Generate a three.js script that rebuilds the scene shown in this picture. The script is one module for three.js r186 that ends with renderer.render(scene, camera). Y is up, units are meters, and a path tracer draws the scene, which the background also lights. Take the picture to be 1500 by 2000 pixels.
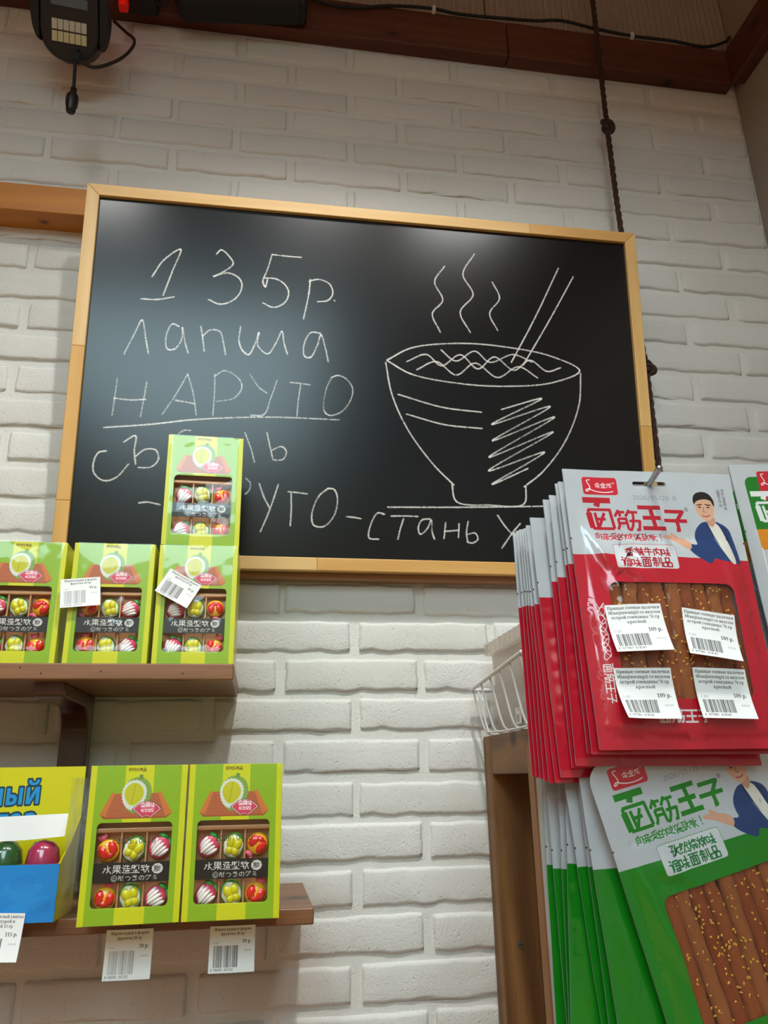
import * as THREE from 'three';
import { RoundedBoxGeometry } from 'three/addons/geometries/RoundedBoxGeometry.js';
import { TessellateModifier } from 'three/addons/modifiers/TessellateModifier.js';
import { ImprovedNoise } from 'three/addons/math/ImprovedNoise.js';
import { mergeGeometries, mergeVertices } from 'three/addons/utils/BufferGeometryUtils.js';
import { FontLoader } from 'three/addons/loaders/FontLoader.js';
import { RectAreaLightUniformsLib } from 'three/addons/lights/RectAreaLightUniformsLib.js';

// ------------------------------------------------------------------ camera, light, exposure
const scene = new THREE.Scene();
scene.background = new THREE.Color(0x0b0b0c);
const camera = new THREE.PerspectiveCamera(66.681, 0.75, 0.02, 50);
camera.position.set(0, 1.55, 1.417);
camera.rotation.set(THREE.MathUtils.degToRad(18.87474), THREE.MathUtils.degToRad(-9.04297), THREE.MathUtils.degToRad(-1.0246), 'YXZ');
scene.add(camera);
const renderer = new THREE.WebGLRenderer();
renderer.toneMapping = THREE.LinearToneMapping;
renderer.toneMappingExposure = 0.94;
renderer.shadowMap.enabled = true;
RectAreaLightUniformsLib.init();
// lamps of the shop: [x, y, z, width (x), length (z), nits, colour]
const LAMPS = [
  [0.62, 3.3, 1.05, 0.3, 0.3, 40, 0xf9faf6],
  [-0.6, 3.3, 1.1, 0.3, 0.3, 38, 0xf9faf6],
  [-1.75, 3.3, 2.4, 0.6, 0.6, 26, 0xf9faf6],
  [-0.55, 3.42, 4.2, 1.7, 3.4, 0.8, 0xbfe0ea],
];
// spotlights on the track: [position, aim, candela, half angle]
const SPOTS = [
  [[0.62, 3.5, 1.12], [0.36, 1.25, 0.0], 9.5, 0.6],
  [[0.16, 3.55, 1.15], [0.02, 1.25, 0.0], 9.5, 0.6],
];

// ------------------------------------------------------------------ helpers
let seedState = 12345;
function rnd() { seedState = (seedState * 1664525 + 1013904223) >>> 0; return seedState / 4294967296; }
function seedTo(n) { seedState = (n * 2654435761) >>> 0; rnd(); rnd(); }
const rr = (a, b) => a + (b - a) * rnd();
const noise = new ImprovedNoise();
const N3 = (x, y, z) => noise.noise(x, y, z);
const clamp = THREE.MathUtils.clamp, smooth = THREE.MathUtils.smoothstep;
const taken = {};
function numbered(n) {
  if (!(n in taken)) { taken[n] = 0; return n; }
  taken[n]++; return n + '_' + String(taken[n]).padStart(3, '0');
}
function thing(name, label, category, [x, y, z] = [0, 0, 0], group) {
  const o = new THREE.Group(); o.name = numbered(name); o.position.set(x, y, z);
  o.userData = { label, category }; if (group) o.userData.group = group;
  scene.add(o); return o;
}
function mesh(name, geo, mat, parent) {
  const m = new THREE.Mesh(geo, mat); m.name = name; m.castShadow = true; m.receiveShadow = true;
  parent.add(m); return m;
}
function single(name, geo, mat, label, category, group) {
  const m = mesh(numbered(name), geo, mat, scene); m.userData = { label, category }; if (group) m.userData.group = group; return m;
}
function struct(name, geo, mat) { const m = mesh(name, geo, mat, scene); m.userData = { kind: 'structure' }; return m; }
function boxGeo(x0, y0, z0, x1, y1, z1, r = 0.002, seg = 2) {
  const w = x1 - x0, h = y1 - y0, d = z1 - z0;
  const g = r > 0 ? new RoundedBoxGeometry(w, h, d, seg, Math.min(r, w / 2.01, h / 2.01, d / 2.01)) : new THREE.BoxGeometry(w, h, d).toNonIndexed();
  g.translate((x0 + x1) / 2, (y0 + y1) / 2, (z0 + z1) / 2);
  return g;
}
// texture coordinates in metres along the grain (su metres per repeat) and across it
function grainUV(g, axis, su, sv, ou = 0, ov = 0) {
  const p = g.attributes.position, n = g.attributes.normal, uv = new Float32Array(p.count * 2);
  for (let i = 0; i < p.count; i++) {
    const c = [p.getX(i), p.getY(i), p.getZ(i)], a = [Math.abs(n.getX(i)), Math.abs(n.getY(i)), Math.abs(n.getZ(i))];
    const f = a[0] > a[1] && a[0] > a[2] ? 0 : a[1] > a[2] ? 1 : 2;
    let u, v;
    if (f === axis) { u = c[(axis + 1) % 3] * 4; v = c[(axis + 2) % 3]; } else { u = c[axis]; v = c[3 - axis - f]; }
    uv[2 * i] = u / su + ou; uv[2 * i + 1] = v / sv + ov + f * 0.37;
  }
  g.setAttribute('uv', new THREE.BufferAttribute(uv, 2)); return g;
}
function tube(pts, r, seg = 40, rad = 8, closed = false) {
  return new THREE.TubeGeometry(new THREE.CatmullRomCurve3(pts.map((p) => new THREE.Vector3(...p)), closed, 'centripetal'), seg, r, rad, closed);
}
function rodGeo(a, b, r, rad = 8) {
  const A = new THREE.Vector3(...a), B = new THREE.Vector3(...b), d = B.clone().sub(A);
  const g = new THREE.CylinderGeometry(r, r, d.length(), rad);
  g.applyQuaternion(new THREE.Quaternion().setFromUnitVectors(new THREE.Vector3(0, 1, 0), d.normalize()));
  g.translate((A.x + B.x) / 2, (A.y + B.y) / 2, (A.z + B.z) / 2); return g;
}
const strip = (g) => { const k = g.index ? g.toNonIndexed() : g; for (const n of Object.keys(k.attributes)) if (!['position', 'normal', 'uv'].includes(n)) k.deleteAttribute(n); return k; };
const join = (list) => mergeGeometries(list.map(strip));
function canvas(w, h) { const c = document.createElement('canvas'); c.width = w; c.height = h; return [c, c.getContext('2d')]; }
function canvasTex(c) { const t = new THREE.CanvasTexture(c); t.colorSpace = THREE.SRGBColorSpace; t.anisotropy = 8; return t; }
function dataTex(w, h, fn, srgb) {
  const d = new Uint8Array(w * h * 4);
  for (let j = 0; j < h; j++) for (let i = 0; i < w; i++) { const c = fn(i / w, j / h), k = (j * w + i) * 4; d[k] = c[0]; d[k + 1] = c[1]; d[k + 2] = c[2]; d[k + 3] = 255; }
  const t = new THREE.DataTexture(d, w, h); t.wrapS = t.wrapT = THREE.RepeatWrapping; t.magFilter = THREE.LinearFilter; t.minFilter = THREE.LinearMipmapLinearFilter; t.generateMipmaps = true;
  if (srgb) t.colorSpace = THREE.SRGBColorSpace; t.needsUpdate = true; return t;
}
const hex = (h) => [(h >> 16) & 255, (h >> 8) & 255, h & 255];
function woodMat(seed, ca, cb, o = {}) {
  const A = hex(ca), B = hex(cb), kn = o.knots || [];
  const tex = dataTex(512, 256, (u, v) => {
    let vv = v, k = 0;
    for (const [ku, kv, kr] of kn) { const dx = (u - ku) * 3.2, dy = v - kv, d2 = (dx * dx + dy * dy) / (kr * kr); vv += 0.06 * Math.exp(-d2 * 0.35) * Math.sign(dy + 1e-6); k = Math.max(k, Math.exp(-d2 * 2.2)); }
    const warp = N3(u * 2.2, vv * 3, seed) * 0.09 + N3(u * 7, vv * 8, seed + 3) * 0.02;
    const ring = Math.sin((vv + warp) * (o.rings || 70)) * 0.5 + 0.5;
    const fib = N3(u * 14, vv * 190, seed + 7) * 0.5 + N3(u * 40, vv * 420, seed + 9) * 0.35;
    const patch = N3(u * 3, v * 5, seed + 20) * 0.5;
    let t = clamp(0.42 + (ring - 0.5) * (o.contrast ?? 0.5) + fib * 0.45 + patch * 0.5, 0, 1);
    t = clamp(t - k * 0.9, 0, 1); const dk = 1 - k * 0.45;
    return [0, 1, 2].map((i) => (B[i] + (A[i] - B[i]) * t) * dk);
  }, true);
  return new THREE.MeshPhysicalMaterial({ map: tex, roughness: o.rough ?? 0.55, clearcoat: o.coat ?? 0, clearcoatRoughness: 0.25 });
}
const std = (color, roughness = 0.6, metalness = 0, extra = {}) => new THREE.MeshPhysicalMaterial({ color, roughness, metalness, ...extra });

// ------------------------------------------------------------------ shared materials
const plasterBump = dataTex(512, 512, (u, v) => {
  const a = 2 * Math.PI, x = Math.cos(u * a), y = Math.sin(u * a), z = Math.cos(v * a), w = Math.sin(v * a);
  const n = N3(x * 9 + z * 3, y * 9 + w * 3, z * 8) * 0.5 + N3(x * 26, y * 26 + w * 13, z * 26) * 0.5 + N3(x * 60 + w * 30, y * 60, z * 60) * 0.35;
  const pit = Math.max(0, N3(x * 16 + 5, y * 16 + w * 9, z * 16 + 7) - 0.38) * 2.2;
  const t = clamp(128 + n * 85 - pit * 190, 0, 255); return [t, t, t];
});
const MAT = {
  brick: [0xd8d6d1, 0xd6d4cf, 0xdad8d3, 0xd4d2cc].map((c) => { const m = std(c, 0.72); m.bumpMap = plasterBump; m.bumpScale = 0.0014; return m; }),
  mortar: std(0xd8d6d0, 0.75, 0, { bumpMap: plasterBump, bumpScale: 0.0012 }),
  ribbed: std(0xa89a8c, 0.9, 0, { bumpMap: plasterBump, bumpScale: 0.0015 }),
  paint: std(0x9b9186, 0.85),
  beam: woodMat(3, 0x6d3a20, 0x46210f, { rough: 0.6, rings: 46, contrast: 0.25, knots: [[0.62, 0.45, 0.05], [0.22, 0.6, 0.04]] }),
  orange: woodMat(11, 0xc8821f, 0xa96410, { rough: 0.5, rings: 40, contrast: 0.3, knots: [[0.14, 0.55, 0.03]] }),
  batten: woodMat(17, 0xb08a66, 0x94694a, { rough: 0.65, rings: 40, contrast: 0.2, knots: [[0.3, 0.5, 0.05]] }),
  pine: [woodMat(21, 0xe3bd80, 0xd4a661, { rough: 0.5, rings: 60, contrast: 0.35 }), woodMat(24, 0xdcae68, 0xcb964c, { rough: 0.5, rings: 52, contrast: 0.3 }), woodMat(28, 0xe6c48f, 0xd6ab6c, { rough: 0.5, rings: 66, contrast: 0.4 })],
  shelf: woodMat(33, 0x9c6a44, 0x6d4528, { rough: 0.5, coat: 0.25, rings: 44, contrast: 0.35, knots: [[0.1, 0.4, 0.07], [0.7, 0.6, 0.06]] }),
  bracket: woodMat(39, 0x56291a, 0x35160d, { rough: 0.3, coat: 0.8, rings: 50, contrast: 0.3 }),
  rack: woodMat(43, 0x94693a, 0x664321, { rough: 0.6, rings: 36, contrast: 0.7, knots: [[0.35, 0.5, 0.06]] }),
  black: std(0x0b0b0c, 0.42), blackMatte: std(0x101012, 0.7), steel: std(0xa8aaa6, 0.28, 1), wire: std(0xd9d9d7, 0.4),
  film: new THREE.MeshPhysicalMaterial({ color: 0xffffff, transmission: 1, thickness: 0, roughness: 0.08, ior: 1.45 }),
  paper: std(0xeeeeec, 0.7),
};

// ------------------------------------------------------------------ the room
struct('floor', boxGeo(-2.6, -0.1, -0.2, 1.3, 0, 6.2, 0), std(0xb07c58, 0.5));
struct('ceiling', boxGeo(-2.6, 3.9, -0.2, 1.3, 4.0, 6.2, 0), std(0xb88258, 0.9));
struct('wall_right', boxGeo(1.185, 0, -0.2, 1.3, 3.9, 6.2, 0), MAT.paint);
struct('wall_left', boxGeo(-2.6, 0, -0.2, -2.5, 3.9, 6.2, 0), std(0xb58a68, 0.85));
struct('wall_front', boxGeo(-2.5, 0, 6.1, 1.185, 3.9, 6.2, 0), std(0x9c8264, 0.85));
const wall = struct('wall_back', grainUV(boxGeo(-2.5, 0, -0.16, 1.185, 3.9, -0.0065, 0), 0, 0.3, 0.3), MAT.mortar);

// bricks: irregular slabs with a worn, rounded rim, each a mesh of its own
function brickGeo(seed, L, H) {
  const nx = 18, ny = 7, pos = [], uv = [], idx = [];
  const xs = [0, 0.003, 0.008], ys = [0, 0.0028, 0.0075];
  const X = [], Y = [];
  for (let i = 0; i <= nx; i++) X.push(i < 3 ? -L / 2 + xs[i] : i > nx - 3 ? L / 2 - xs[nx - i] : -L / 2 + 0.008 + (L - 0.016) * (i - 2) / (nx - 4));
  for (let j = 0; j <= ny; j++) Y.push(j < 3 ? -H / 2 + ys[j] : j > ny - 3 ? H / 2 - ys[ny - j] : -H / 2 + 0.0075 + (H - 0.015) * (j - 2) / (ny - 4));
  const rc = 0.005 + 0.006 * Math.abs(N3(seed * 3.1, 0.5, 0.2)) * 2;
  for (let j = 0; j <= ny; j++) for (let i = 0; i <= nx; i++) {
    let x = X[i], y = Y[j];
    const ring = Math.min(i, nx - i, j, ny - j);
    // round the corners
    const cx = Math.max(0, Math.abs(x) - (L / 2 - rc)), cy = Math.max(0, Math.abs(y) - (H / 2 - rc));
    const m = Math.hypot(cx, cy); if (m > rc) { const k = rc / m; x = Math.sign(x) * (L / 2 - rc + cx * k); y = Math.sign(y) * (H / 2 - rc + cy * k); }
    // ragged rim, roughest along the bottom
    const w = ring < 3 ? 1 : 0.3, low = y < 0 ? 1.5 : 0.8;
    y += w * low * (N3(x * 26, seed * 7.3, Math.sign(y) * 2) * 0.0034 + N3(x * 90, seed * 5.1, Math.sign(y) * 3) * 0.0012);
    x += w * (N3(y * 40, seed * 9.7, Math.sign(x) * 2) * 0.0024);
    const lift = N3(x * 12, y * 16, seed * 2.7) * 0.0016 + N3(x * 45, y * 50, seed * 1.3) * 0.0009;
    const z = ring === 0 ? -0.0085 : ring === 1 ? -0.0026 + lift : ring === 2 ? -0.0004 + lift : lift;
    pos.push(x, y, z); uv.push(x / 0.3 + seed * 0.37, y / 0.3 + seed * 0.61);
  }
  const s = nx + 1;
  for (let j = 0; j < ny; j++) for (let i = 0; i < nx; i++) { const a = j * s + i; idx.push(a, a + 1, a + s + 1, a, a + s + 1, a + s); }
  const g = new THREE.BufferGeometry();
  g.setAttribute('position', new THREE.Float32BufferAttribute(pos, 3)); g.setAttribute('uv', new THREE.Float32BufferAttribute(uv, 2)); g.setIndex(idx); g.computeVertexNormals();
  return g;
}
{
  const P = 0.07, TOP = 3.1675, PITCH = 0.2575, BL = PITCH - 0.0125, BH = 0.0575;
  const full = []; for (let k = 0; k < 16; k++) full.push(brickGeo(k + 1, BL + (k % 3 - 1) * 0.002, BH + (k % 4 - 1.5) * 0.0012));
  const rest = [];
  seedTo(77);
  for (let row = -1; row <= 45; row++) {
    const yb = TOP - row * P, off = (row & 1) ? 0.0255 : 0.162;
    const drift = row > 17 ? 0.007 : 0;
    for (let k = -11; k <= 5; k++) {
      let x0 = off + k * PITCH + 0.0062 + drift + rr(-0.003, 0.003), x1 = x0 + BL;
      if (x0 > 1.17 || x0 < -2.5) continue;
      const cut = x1 > 1.182; if (cut) x1 = 1.182;
      const near = x1 > -0.92 && row <= 29;
      const v = Math.floor(rnd() * 16), cm = Math.floor(rnd() * 4);
      const g = cut ? brickGeo(40 + row, x1 - x0, BH) : full[v];
      const cx = (x0 + x1) / 2, cy = yb + 0.001 + BH / 2 + rr(-0.0012, 0.0012), cz = rr(-0.0014, 0.001), tilt = rr(-0.006, 0.006);
      if (near) {
        const b = mesh('brick', g, MAT.brick[cm], wall); b.position.set(cx, cy, cz); b.rotation.z = tilt;
      } else { const q = g.clone(); q.rotateZ(tilt); q.translate(cx, cy, cz); rest.push(q); }
    }
  }
  const far = mesh('far_bricks', mergeGeometries(rest), MAT.brick[0], wall); far.userData.kind = 'stuff';
  // ribbed render above the beam
  mesh('ribbed_panel', boxGeo(-2.5, 3.3, -0.01, 0.505, 3.9, 0.004, 0.002), MAT.ribbed, wall);
  mesh('ribbed_panel', boxGeo(0.512, 3.3, -0.01, 1.185, 3.9, 0.004, 0.002), MAT.ribbed, wall);
  const ribs = [];
  for (let x = -0.9; x < 1.18; x += 0.0165) { const g = new THREE.CylinderGeometry(0.005, 0.005, 0.56, 6, 6); const p = g.attributes.position; for (let i = 0; i < p.count; i++) p.setX(i, p.getX(i) + N3(x * 30, p.getY(i) * 9, 1) * 0.0018); g.scale(1, 1, 0.7); g.translate(x, 3.62, 0.004); ribs.push(g); }
  mesh('ribs', mergeGeometries(ribs), MAT.ribbed, wall).userData.kind = 'stuff';
}
// beams under the ceiling
{
  const t1 = struct('trim_1', grainUV(boxGeo(-2.5, 3.2335, -0.006, 0.5525, 3.345, 0.03, 0.003), 0, 1.2, 0.3), MAT.beam);
  mesh('beam_plank', grainUV(boxGeo(0.5545, 3.2335, -0.006, 1.157, 3.345, 0.031, 0.003), 0, 1.2, 0.3, 0.4, 0.2), MAT.beam, t1);
  struct('trim_2', grainUV(boxGeo(1.15, 3.2335, 0.031, 1.186, 3.345, 6.1, 0.003), 2, 1.2, 0.3, 0.1, 0.6), MAT.beam);
  struct('trim_3', grainUV(boxGeo(-2.5, 2.6306, -0.004, 0.3, 2.695, 0.056, 0.002), 0, 1.2, 0.3, 0.53, 0.1), MAT.orange);
  struct('trim_4', grainUV(boxGeo(-0.34, 1.8985, -0.004, 0.75, 1.945, 0.0265, 0.002), 0, 1.2, 0.3, 0.1, 0.3), MAT.batten);
}
// lamps
{
  const warm = 'square white lamp panel hung from the ceiling on a thin rod';
  LAMPS.forEach(([x, y, z, w, l, nits, col], i) => {
    const big = i === 3;
    const t = thing(big ? 'linear_light' : 'ceiling_light', big ? 'long cool white light panel hung from the ceiling on thin rods' : warm, 'lamp', [x, y, z], big ? undefined : 'square lamps along the ceiling');
    mesh('housing', boxGeo(-w / 2 - 0.012, 0, -l / 2 - 0.012, w / 2 + 0.012, 0.035, l / 2 + 0.012, 0.004), std(0xd8d8d6, 0.5), t);
    const em = std(0xffffff, 0.6, 0, { emissive: col, emissiveIntensity: big ? 10 : 2 });
    mesh('diffuser', boxGeo(-w / 2, -0.006, -l / 2, w / 2, 0.002, l / 2, 0), em, t);
    if (!big) { const d = 0.3 * w; mesh('shade', join([boxGeo(-w / 2 - 0.012, -d, -l / 2 - 0.012, -w / 2, 0, l / 2 + 0.012, 0), boxGeo(w / 2, -d, -l / 2 - 0.012, w / 2 + 0.012, 0, l / 2 + 0.012, 0), boxGeo(-w / 2, -d, -l / 2 - 0.012, w / 2, 0, -l / 2, 0), boxGeo(-w / 2, -d, l / 2, w / 2, 0, l / 2 + 0.012, 0)]), std(0x2b2b2b, 0.6), t); }
    for (const s of [-1, 1]) mesh('rod', rodGeo([s * w * 0.3, 0.03, 0], [s * w * 0.3, 3.9 - y, 0], 0.004), MAT.steel, t);
    const L = new THREE.RectAreaLight(col, nits, w, l); L.position.set(0, -0.008, 0); L.rotation.x = -Math.PI / 2; L.name = 'lamp_light'; t.add(L);
  });
}

SPOTS.forEach(([p, a, cd, ang], i) => {
  const t = thing('track_spotlight', i ? 'white track spotlight on the ceiling aimed at the sweets shelves' : 'white track spotlight on the ceiling aimed at the wall beside the snack bags', 'spotlight', p);
  const d = new THREE.Vector3(a[0] - p[0], a[1] - p[1], a[2] - p[2]).normalize(), q = new THREE.Quaternion().setFromUnitVectors(new THREE.Vector3(0, -1, 0), d), M = std(0xd5d5d3, 0.5);
  const can = new THREE.LatheGeometry([[0.0001, 0.14], [0.035, 0.14], [0.045, 0.125], [0.047, 0], [0.043, 0], [0.041, 0.03], [0.0001, 0.03]].map(([x, y]) => new THREE.Vector2(x, y)), 28); mesh('can', can.applyQuaternion(q), M, t);
  mesh('lens', new THREE.CylinderGeometry(0.04, 0.04, 0.003, 28).translate(0, 0.026, 0).applyQuaternion(q), std(0xffffff, 0.5, 0, { emissive: 0xf6f8f3, emissiveIntensity: 3 }), t);
  mesh('stem', rodGeo([-d.x * 0.1, -d.y * 0.1, -d.z * 0.1], [-d.x * 0.1, 3.9 - p[1], -d.z * 0.1], 0.008), M, t);
  const L = new THREE.SpotLight(0xf6f8f3, cd, 0, ang, 1, 2); L.position.copy(d).multiplyScalar(0.004); L.target.position.copy(d); L.castShadow = true; L.shadow.radius = 2; t.add(L); t.add(L.target); L.target.name = 'aim';
});

// ------------------------------------------------------------------ writing without a font: characters as brush strokes on a 10 x 10 grid
const GLYPH = {
  面: '0090 5042 1219 128289 1989 3239 6269 3464 3666', 筋: '2003 1141 2123 6043 5191 7173 141709 144449 1646 55958979 73675949', 王: '0191 1585 0999 5159', 子: '118155 555949 0595',
  靣: '1319 138389 1989 3439 6439 3666', 靤: '0090 5042 1419',
  水: '505848 133308 8254 5499', 果: '1080841410 1282 0696 5059 4609 5699', 造: '1021 0323 2327 082999 4032 3181 6064 3494 4686874746', 型: '0141 0343 1005 3035 6033 8085 2777 0999 5559',
  软: '0141 2103 0343 0646 2349 6053 529274 7359 7499', 糖: '2029 0343 0012 4032 2308 2347 6061 4292 4249 5383 8386 5585 6358 5787', 形: '0141 0444 1108 3149 8063 8366 8968',
  つ: '0352948759', き: '1181 1383 4076 382988', の: '524728061351939769', グ: '2004 31815629 8191 9092', ミ: '2172 2475 2788',
  杂: '4014 11717494 0696 5459 4719 5799', 味: '0232370702 5383 4696 7079 6749 7799', 榴: '2029 0343 2307 2346 5054 5464 708374 5686895956 5888', 莲: '0191 3032 6062 4383 5346 4686 6349 1324 082999',
  余: '5004 5094 3363 1686 5359 3718 6789', 金: '5004 5094 3363 1585 5359 2738 7768 0999', 龙: '0292 4109 52588896 8456 7081', 向: '5031 1219 129299 3464673734',
  亲: '5051 1181 3133 6163 0494 1686 5459 3718 6788', 爱: '8021 2133 5152 8273 0494 0405 9495 4609 3676 7618 4799', 的: '2011 0242480802 0545 6052 629288 6566', 吃: '0232370702 6053 5292 54844799',
  货: '3012 1115 7042 5145 4595 2629 268689 5568 4828 6899', 致: '0141 2114 1434 0646 2649 0949 6053 5393 8349 5499', 敬: '0242 1113 3133 2405 144448 2646 6053 5393 8349 5499', '!': '5056 5859',
  香: '7021 0292 5155 4205 5295 2676792926 2878', 辣: '2021 0242 1213 3233 0444 0646 2449 5292 5484865654 7079 6649 7699', 牛: '3013 2282 0595 5059', 肉: '1219 129299 5034 4466 5537 6678',
  调: '1021 032328 2837 4129 4191 9199 5383 6365 5585 5787895957', 制: '2012 1151 0353 3039 1518 155558 7076 9099', 品: '3070743430 0545490905 5595995955', 孜: '0040 4023 232919 0545 6053 5393 8349 5499',
  然: '2003 1141 4106 1223 1425 5393 7047 7397 8191 1809 3839 5859 7899', 烧: '2024 2409 2448 0213 4233 5181 6083 9152 4595 6549 75788896', 烤: '2024 2409 2448 0213 4233 5282 7054 4494 9249 6686 658878',
  好: '2006 0343 3017 1739 5080 8063 636959 4595', 利: '3011 0343 2029 2304 2345 6066 8089', 源: '0112 0314 0907 3191 3139 5585 5488 5787', 食: '5003 5093 4151 2272 2474 2229 7276 2476 5699',
};
function glyphs(ctx, text, x, y, size, o = {}) {
  const { color = '#fff', lw = 0.11, gap = 1.08, aspect = 1, skew = 0, vertical = false, jitter = 0 } = o;
  ctx.save(); ctx.strokeStyle = color; ctx.lineWidth = size * lw; ctx.lineCap = o.cap || 'round'; ctx.lineJoin = 'round';
  [...text].forEach((ch, i) => {
    const s = GLYPH[ch]; if (!s) return;
    const ox = vertical ? x : x + i * size * aspect * gap, oy = (vertical ? y + i * size * gap : y) + (jitter ? jitter * size * ((i % 2) - 0.5) : 0);
    for (const st of s.split(' ')) {
      ctx.beginPath();
      for (let k = 0; k < st.length; k += 2) { const py = +st[k + 1] / 9 * size, px = +st[k] / 9 * size * aspect; const X = ox + px - skew * py, Y = oy + py; if (k) ctx.lineTo(X, Y); else ctx.moveTo(X, Y); }
      ctx.stroke();
    }
  });
  ctx.restore();
}
function poly(ctx, pts, fill, close = true) { ctx.beginPath(); pts.forEach(([x, y], i) => (i ? ctx.lineTo(x, y) : ctx.moveTo(x, y))); if (close) ctx.closePath(); if (fill) { ctx.fillStyle = fill; ctx.fill(); } }
function curve(ctx, pts, fill) { // closed smooth outline
  const n = pts.length; ctx.beginPath(); ctx.moveTo((pts[n - 1][0] + pts[0][0]) / 2, (pts[n - 1][1] + pts[0][1]) / 2);
  for (let i = 0; i < n; i++) { const a = pts[i], b = pts[(i + 1) % n]; ctx.quadraticCurveTo(a[0], a[1], (a[0] + b[0]) / 2, (a[1] + b[1]) / 2); }
  ctx.closePath(); ctx.fillStyle = fill; ctx.fill();
}
function rrect(ctx, x, y, w, h, r) { ctx.beginPath(); ctx.moveTo(x + r, y); ctx.arcTo(x + w, y, x + w, y + h, r); ctx.arcTo(x + w, y + h, x, y + h, r); ctx.arcTo(x, y + h, x, y, r); ctx.arcTo(x, y, x + w, y, r); ctx.closePath(); }

// ------------------------------------------------------------------ chalkboard
{
  const W = 1.134, L = 0.7528, F = 0.024, TH = 0.021;
  const b = thing('chalkboard', 'large black chalkboard in a pale pine frame covered in chalk writing', 'chalkboard', [0.2, 1.907, 0.05]);
  b.rotation.x = Math.atan2(0.07, 0.7495);
  // chalk marks, millimetres from the upper left corner of the frame: [weight, x, y, x, y ...]
  const MARKS = [[1,133,187,153,149,183,123,170,173,156,225],[1,115,235,145,234,177,226],[1,252,127,261,117,277,130,285,145,269,163,249,176,276,166,297,175,304,190,297,214,279,230,261,234,241,226],[1,360,118,389,119,419,119],[1,360,118,352,152,344,179,349,190,353,173],[1,346,171,369,171,388,183,395,200,387,222,366,233,345,225],[1,437,166,434,202,425,254],[1,434,171,453,165,475,173,482,193,473,209,452,214],[1,485,208,487,210],
    [0.6,93,351,109,308,121,279,130,316,137,347],[0.6,190,287,177,283,167,309,171,335,184,334,196,312,196,289,203,321,210,342],[0.6,230,283,235,309,239,336],[0.6,234,304,248,290,266,292,274,316,279,340],[0.75,305,278,303,309,310,328,322,336,332,317,340,289,339,316,358,332,373,309,384,283,389,308,396,331],[0.75,460,282,441,281,428,305,429,332,440,334,453,308,460,285,469,312,475,341],
    [0.35,85,399,83,439,81,474],[0.35,138,403,135,436,131,473],[0.6,81,439,112,441,139,438],[0.35,211,383,192,425,169,467],[0.35,211,383,223,421,231,465],[0.6,191,437,208,439,227,442],[0.35,261,380,262,423,261,464],[0.35,260,385,279,372,306,387,312,404,299,426,266,435],[0.35,326,376,344,402,360,413],[0.4,378,385,367,422,355,456,329,459],[0.45,402,388,421,389,441,391],[0.4,423,390,419,424,417,458],[0.45,482,373,471,401,469,443,479,451,501,443,519,418,523,393,510,374,494,368,482,373],[0.75,68,497,153,486,229,473,360,461,499,459],
    [0.9,77,541,63,545,56,563,58,583,76,597,96,591,117,564],[0.8,105,523,125,510,125,538,129,565],[0.8,128,549,144,535,163,536,168,554,156,568,133,570],[0.5,201,502,211,495,223,495],[0.5,321,493,333,523,341,551],[0.6,362,491,368,517,375,545],[0.6,372,526,390,518,399,527,393,543,376,545],
    [0.9,139,636,154,634,177,638],[0.4,326,582,335,592,333,605,326,613],[0.8,351,591,361,618,372,638],[0.8,386,592,372,640,356,683],[0.8,404,605,421,606,441,608],[0.8,410,607,411,639,410,670],[0.85,478,596,461,612,449,647,453,667,471,669,490,648,496,613,489,597,478,596],[0.9,513,649,528,650,541,652],
    [0.9,585,642,572,640,558,665,556,688,574,690],[0.9,597,645,622,644,649,644],[0.9,622,647,615,668,610,689],[0.9,672,648,656,651,649,667,653,678,667,666,674,650,676,675,680,687],[0.9,702,654,700,670,698,686],[0.9,728,655,727,669,726,683],[0.9,699,671,713,670,727,668],[0.9,746,650,742,673,744,691],[0.9,743,676,759,673,764,684,754,692,744,691],[1,804,636,818,657,838,680],[1,849,651,832,671,810,701],[1,590,628,737,623,884,616,1016,608],
    // a plain sketch of a steaming bowl of noodles fills the sketch area
    [1,590,330,640,300,740,283,830,284,930,298,990,326,930,356,830,370,740,370,640,356,590,330],[1,588,334,600,400,630,470,680,540,720,580],[1,992,332,984,400,950,480,900,545,860,578],[1,716,578,724,612,790,617,858,612,864,576],
    [0.9,630,330,670,312,700,334,740,308,775,336,810,308,850,334,885,310,920,332,950,322],[0.9,650,346,690,326,730,352,770,324,815,352,860,326,900,348],[0.8,700,300,730,322,770,298,800,320,850,300,890,314],
    [1,845,318,900,215,958,95],[1,870,322,930,220,990,112],[0.9,700,262,684,222,706,190,690,150,712,112],[0.9,762,258,742,214,770,172,750,128,776,78],[0.9,820,250,804,212,826,176,812,140],
    [0.8,820,420,905,392,800,452,922,408,800,486,930,430,792,520,925,462,790,548,905,505,796,575,870,540],[0.9,612,400,700,422,780,428],[0.9,628,440,705,458,780,462]];
  const S = 1.8, [cv, ctx] = canvas(Math.round(W * 1000 * S), Math.round(L * 1000 * S));
  ctx.fillStyle = '#090a0b'; ctx.fillRect(0, 0, cv.width, cv.height);
  seedTo(5);
  for (let i = 0; i < 2600; i++) { ctx.fillStyle = `rgba(200,205,205,${0.012 + rnd() * 0.03})`; const r = rr(0.6, 1.6); ctx.fillRect(rnd() * cv.width, rnd() * cv.height, r, r); }
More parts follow.
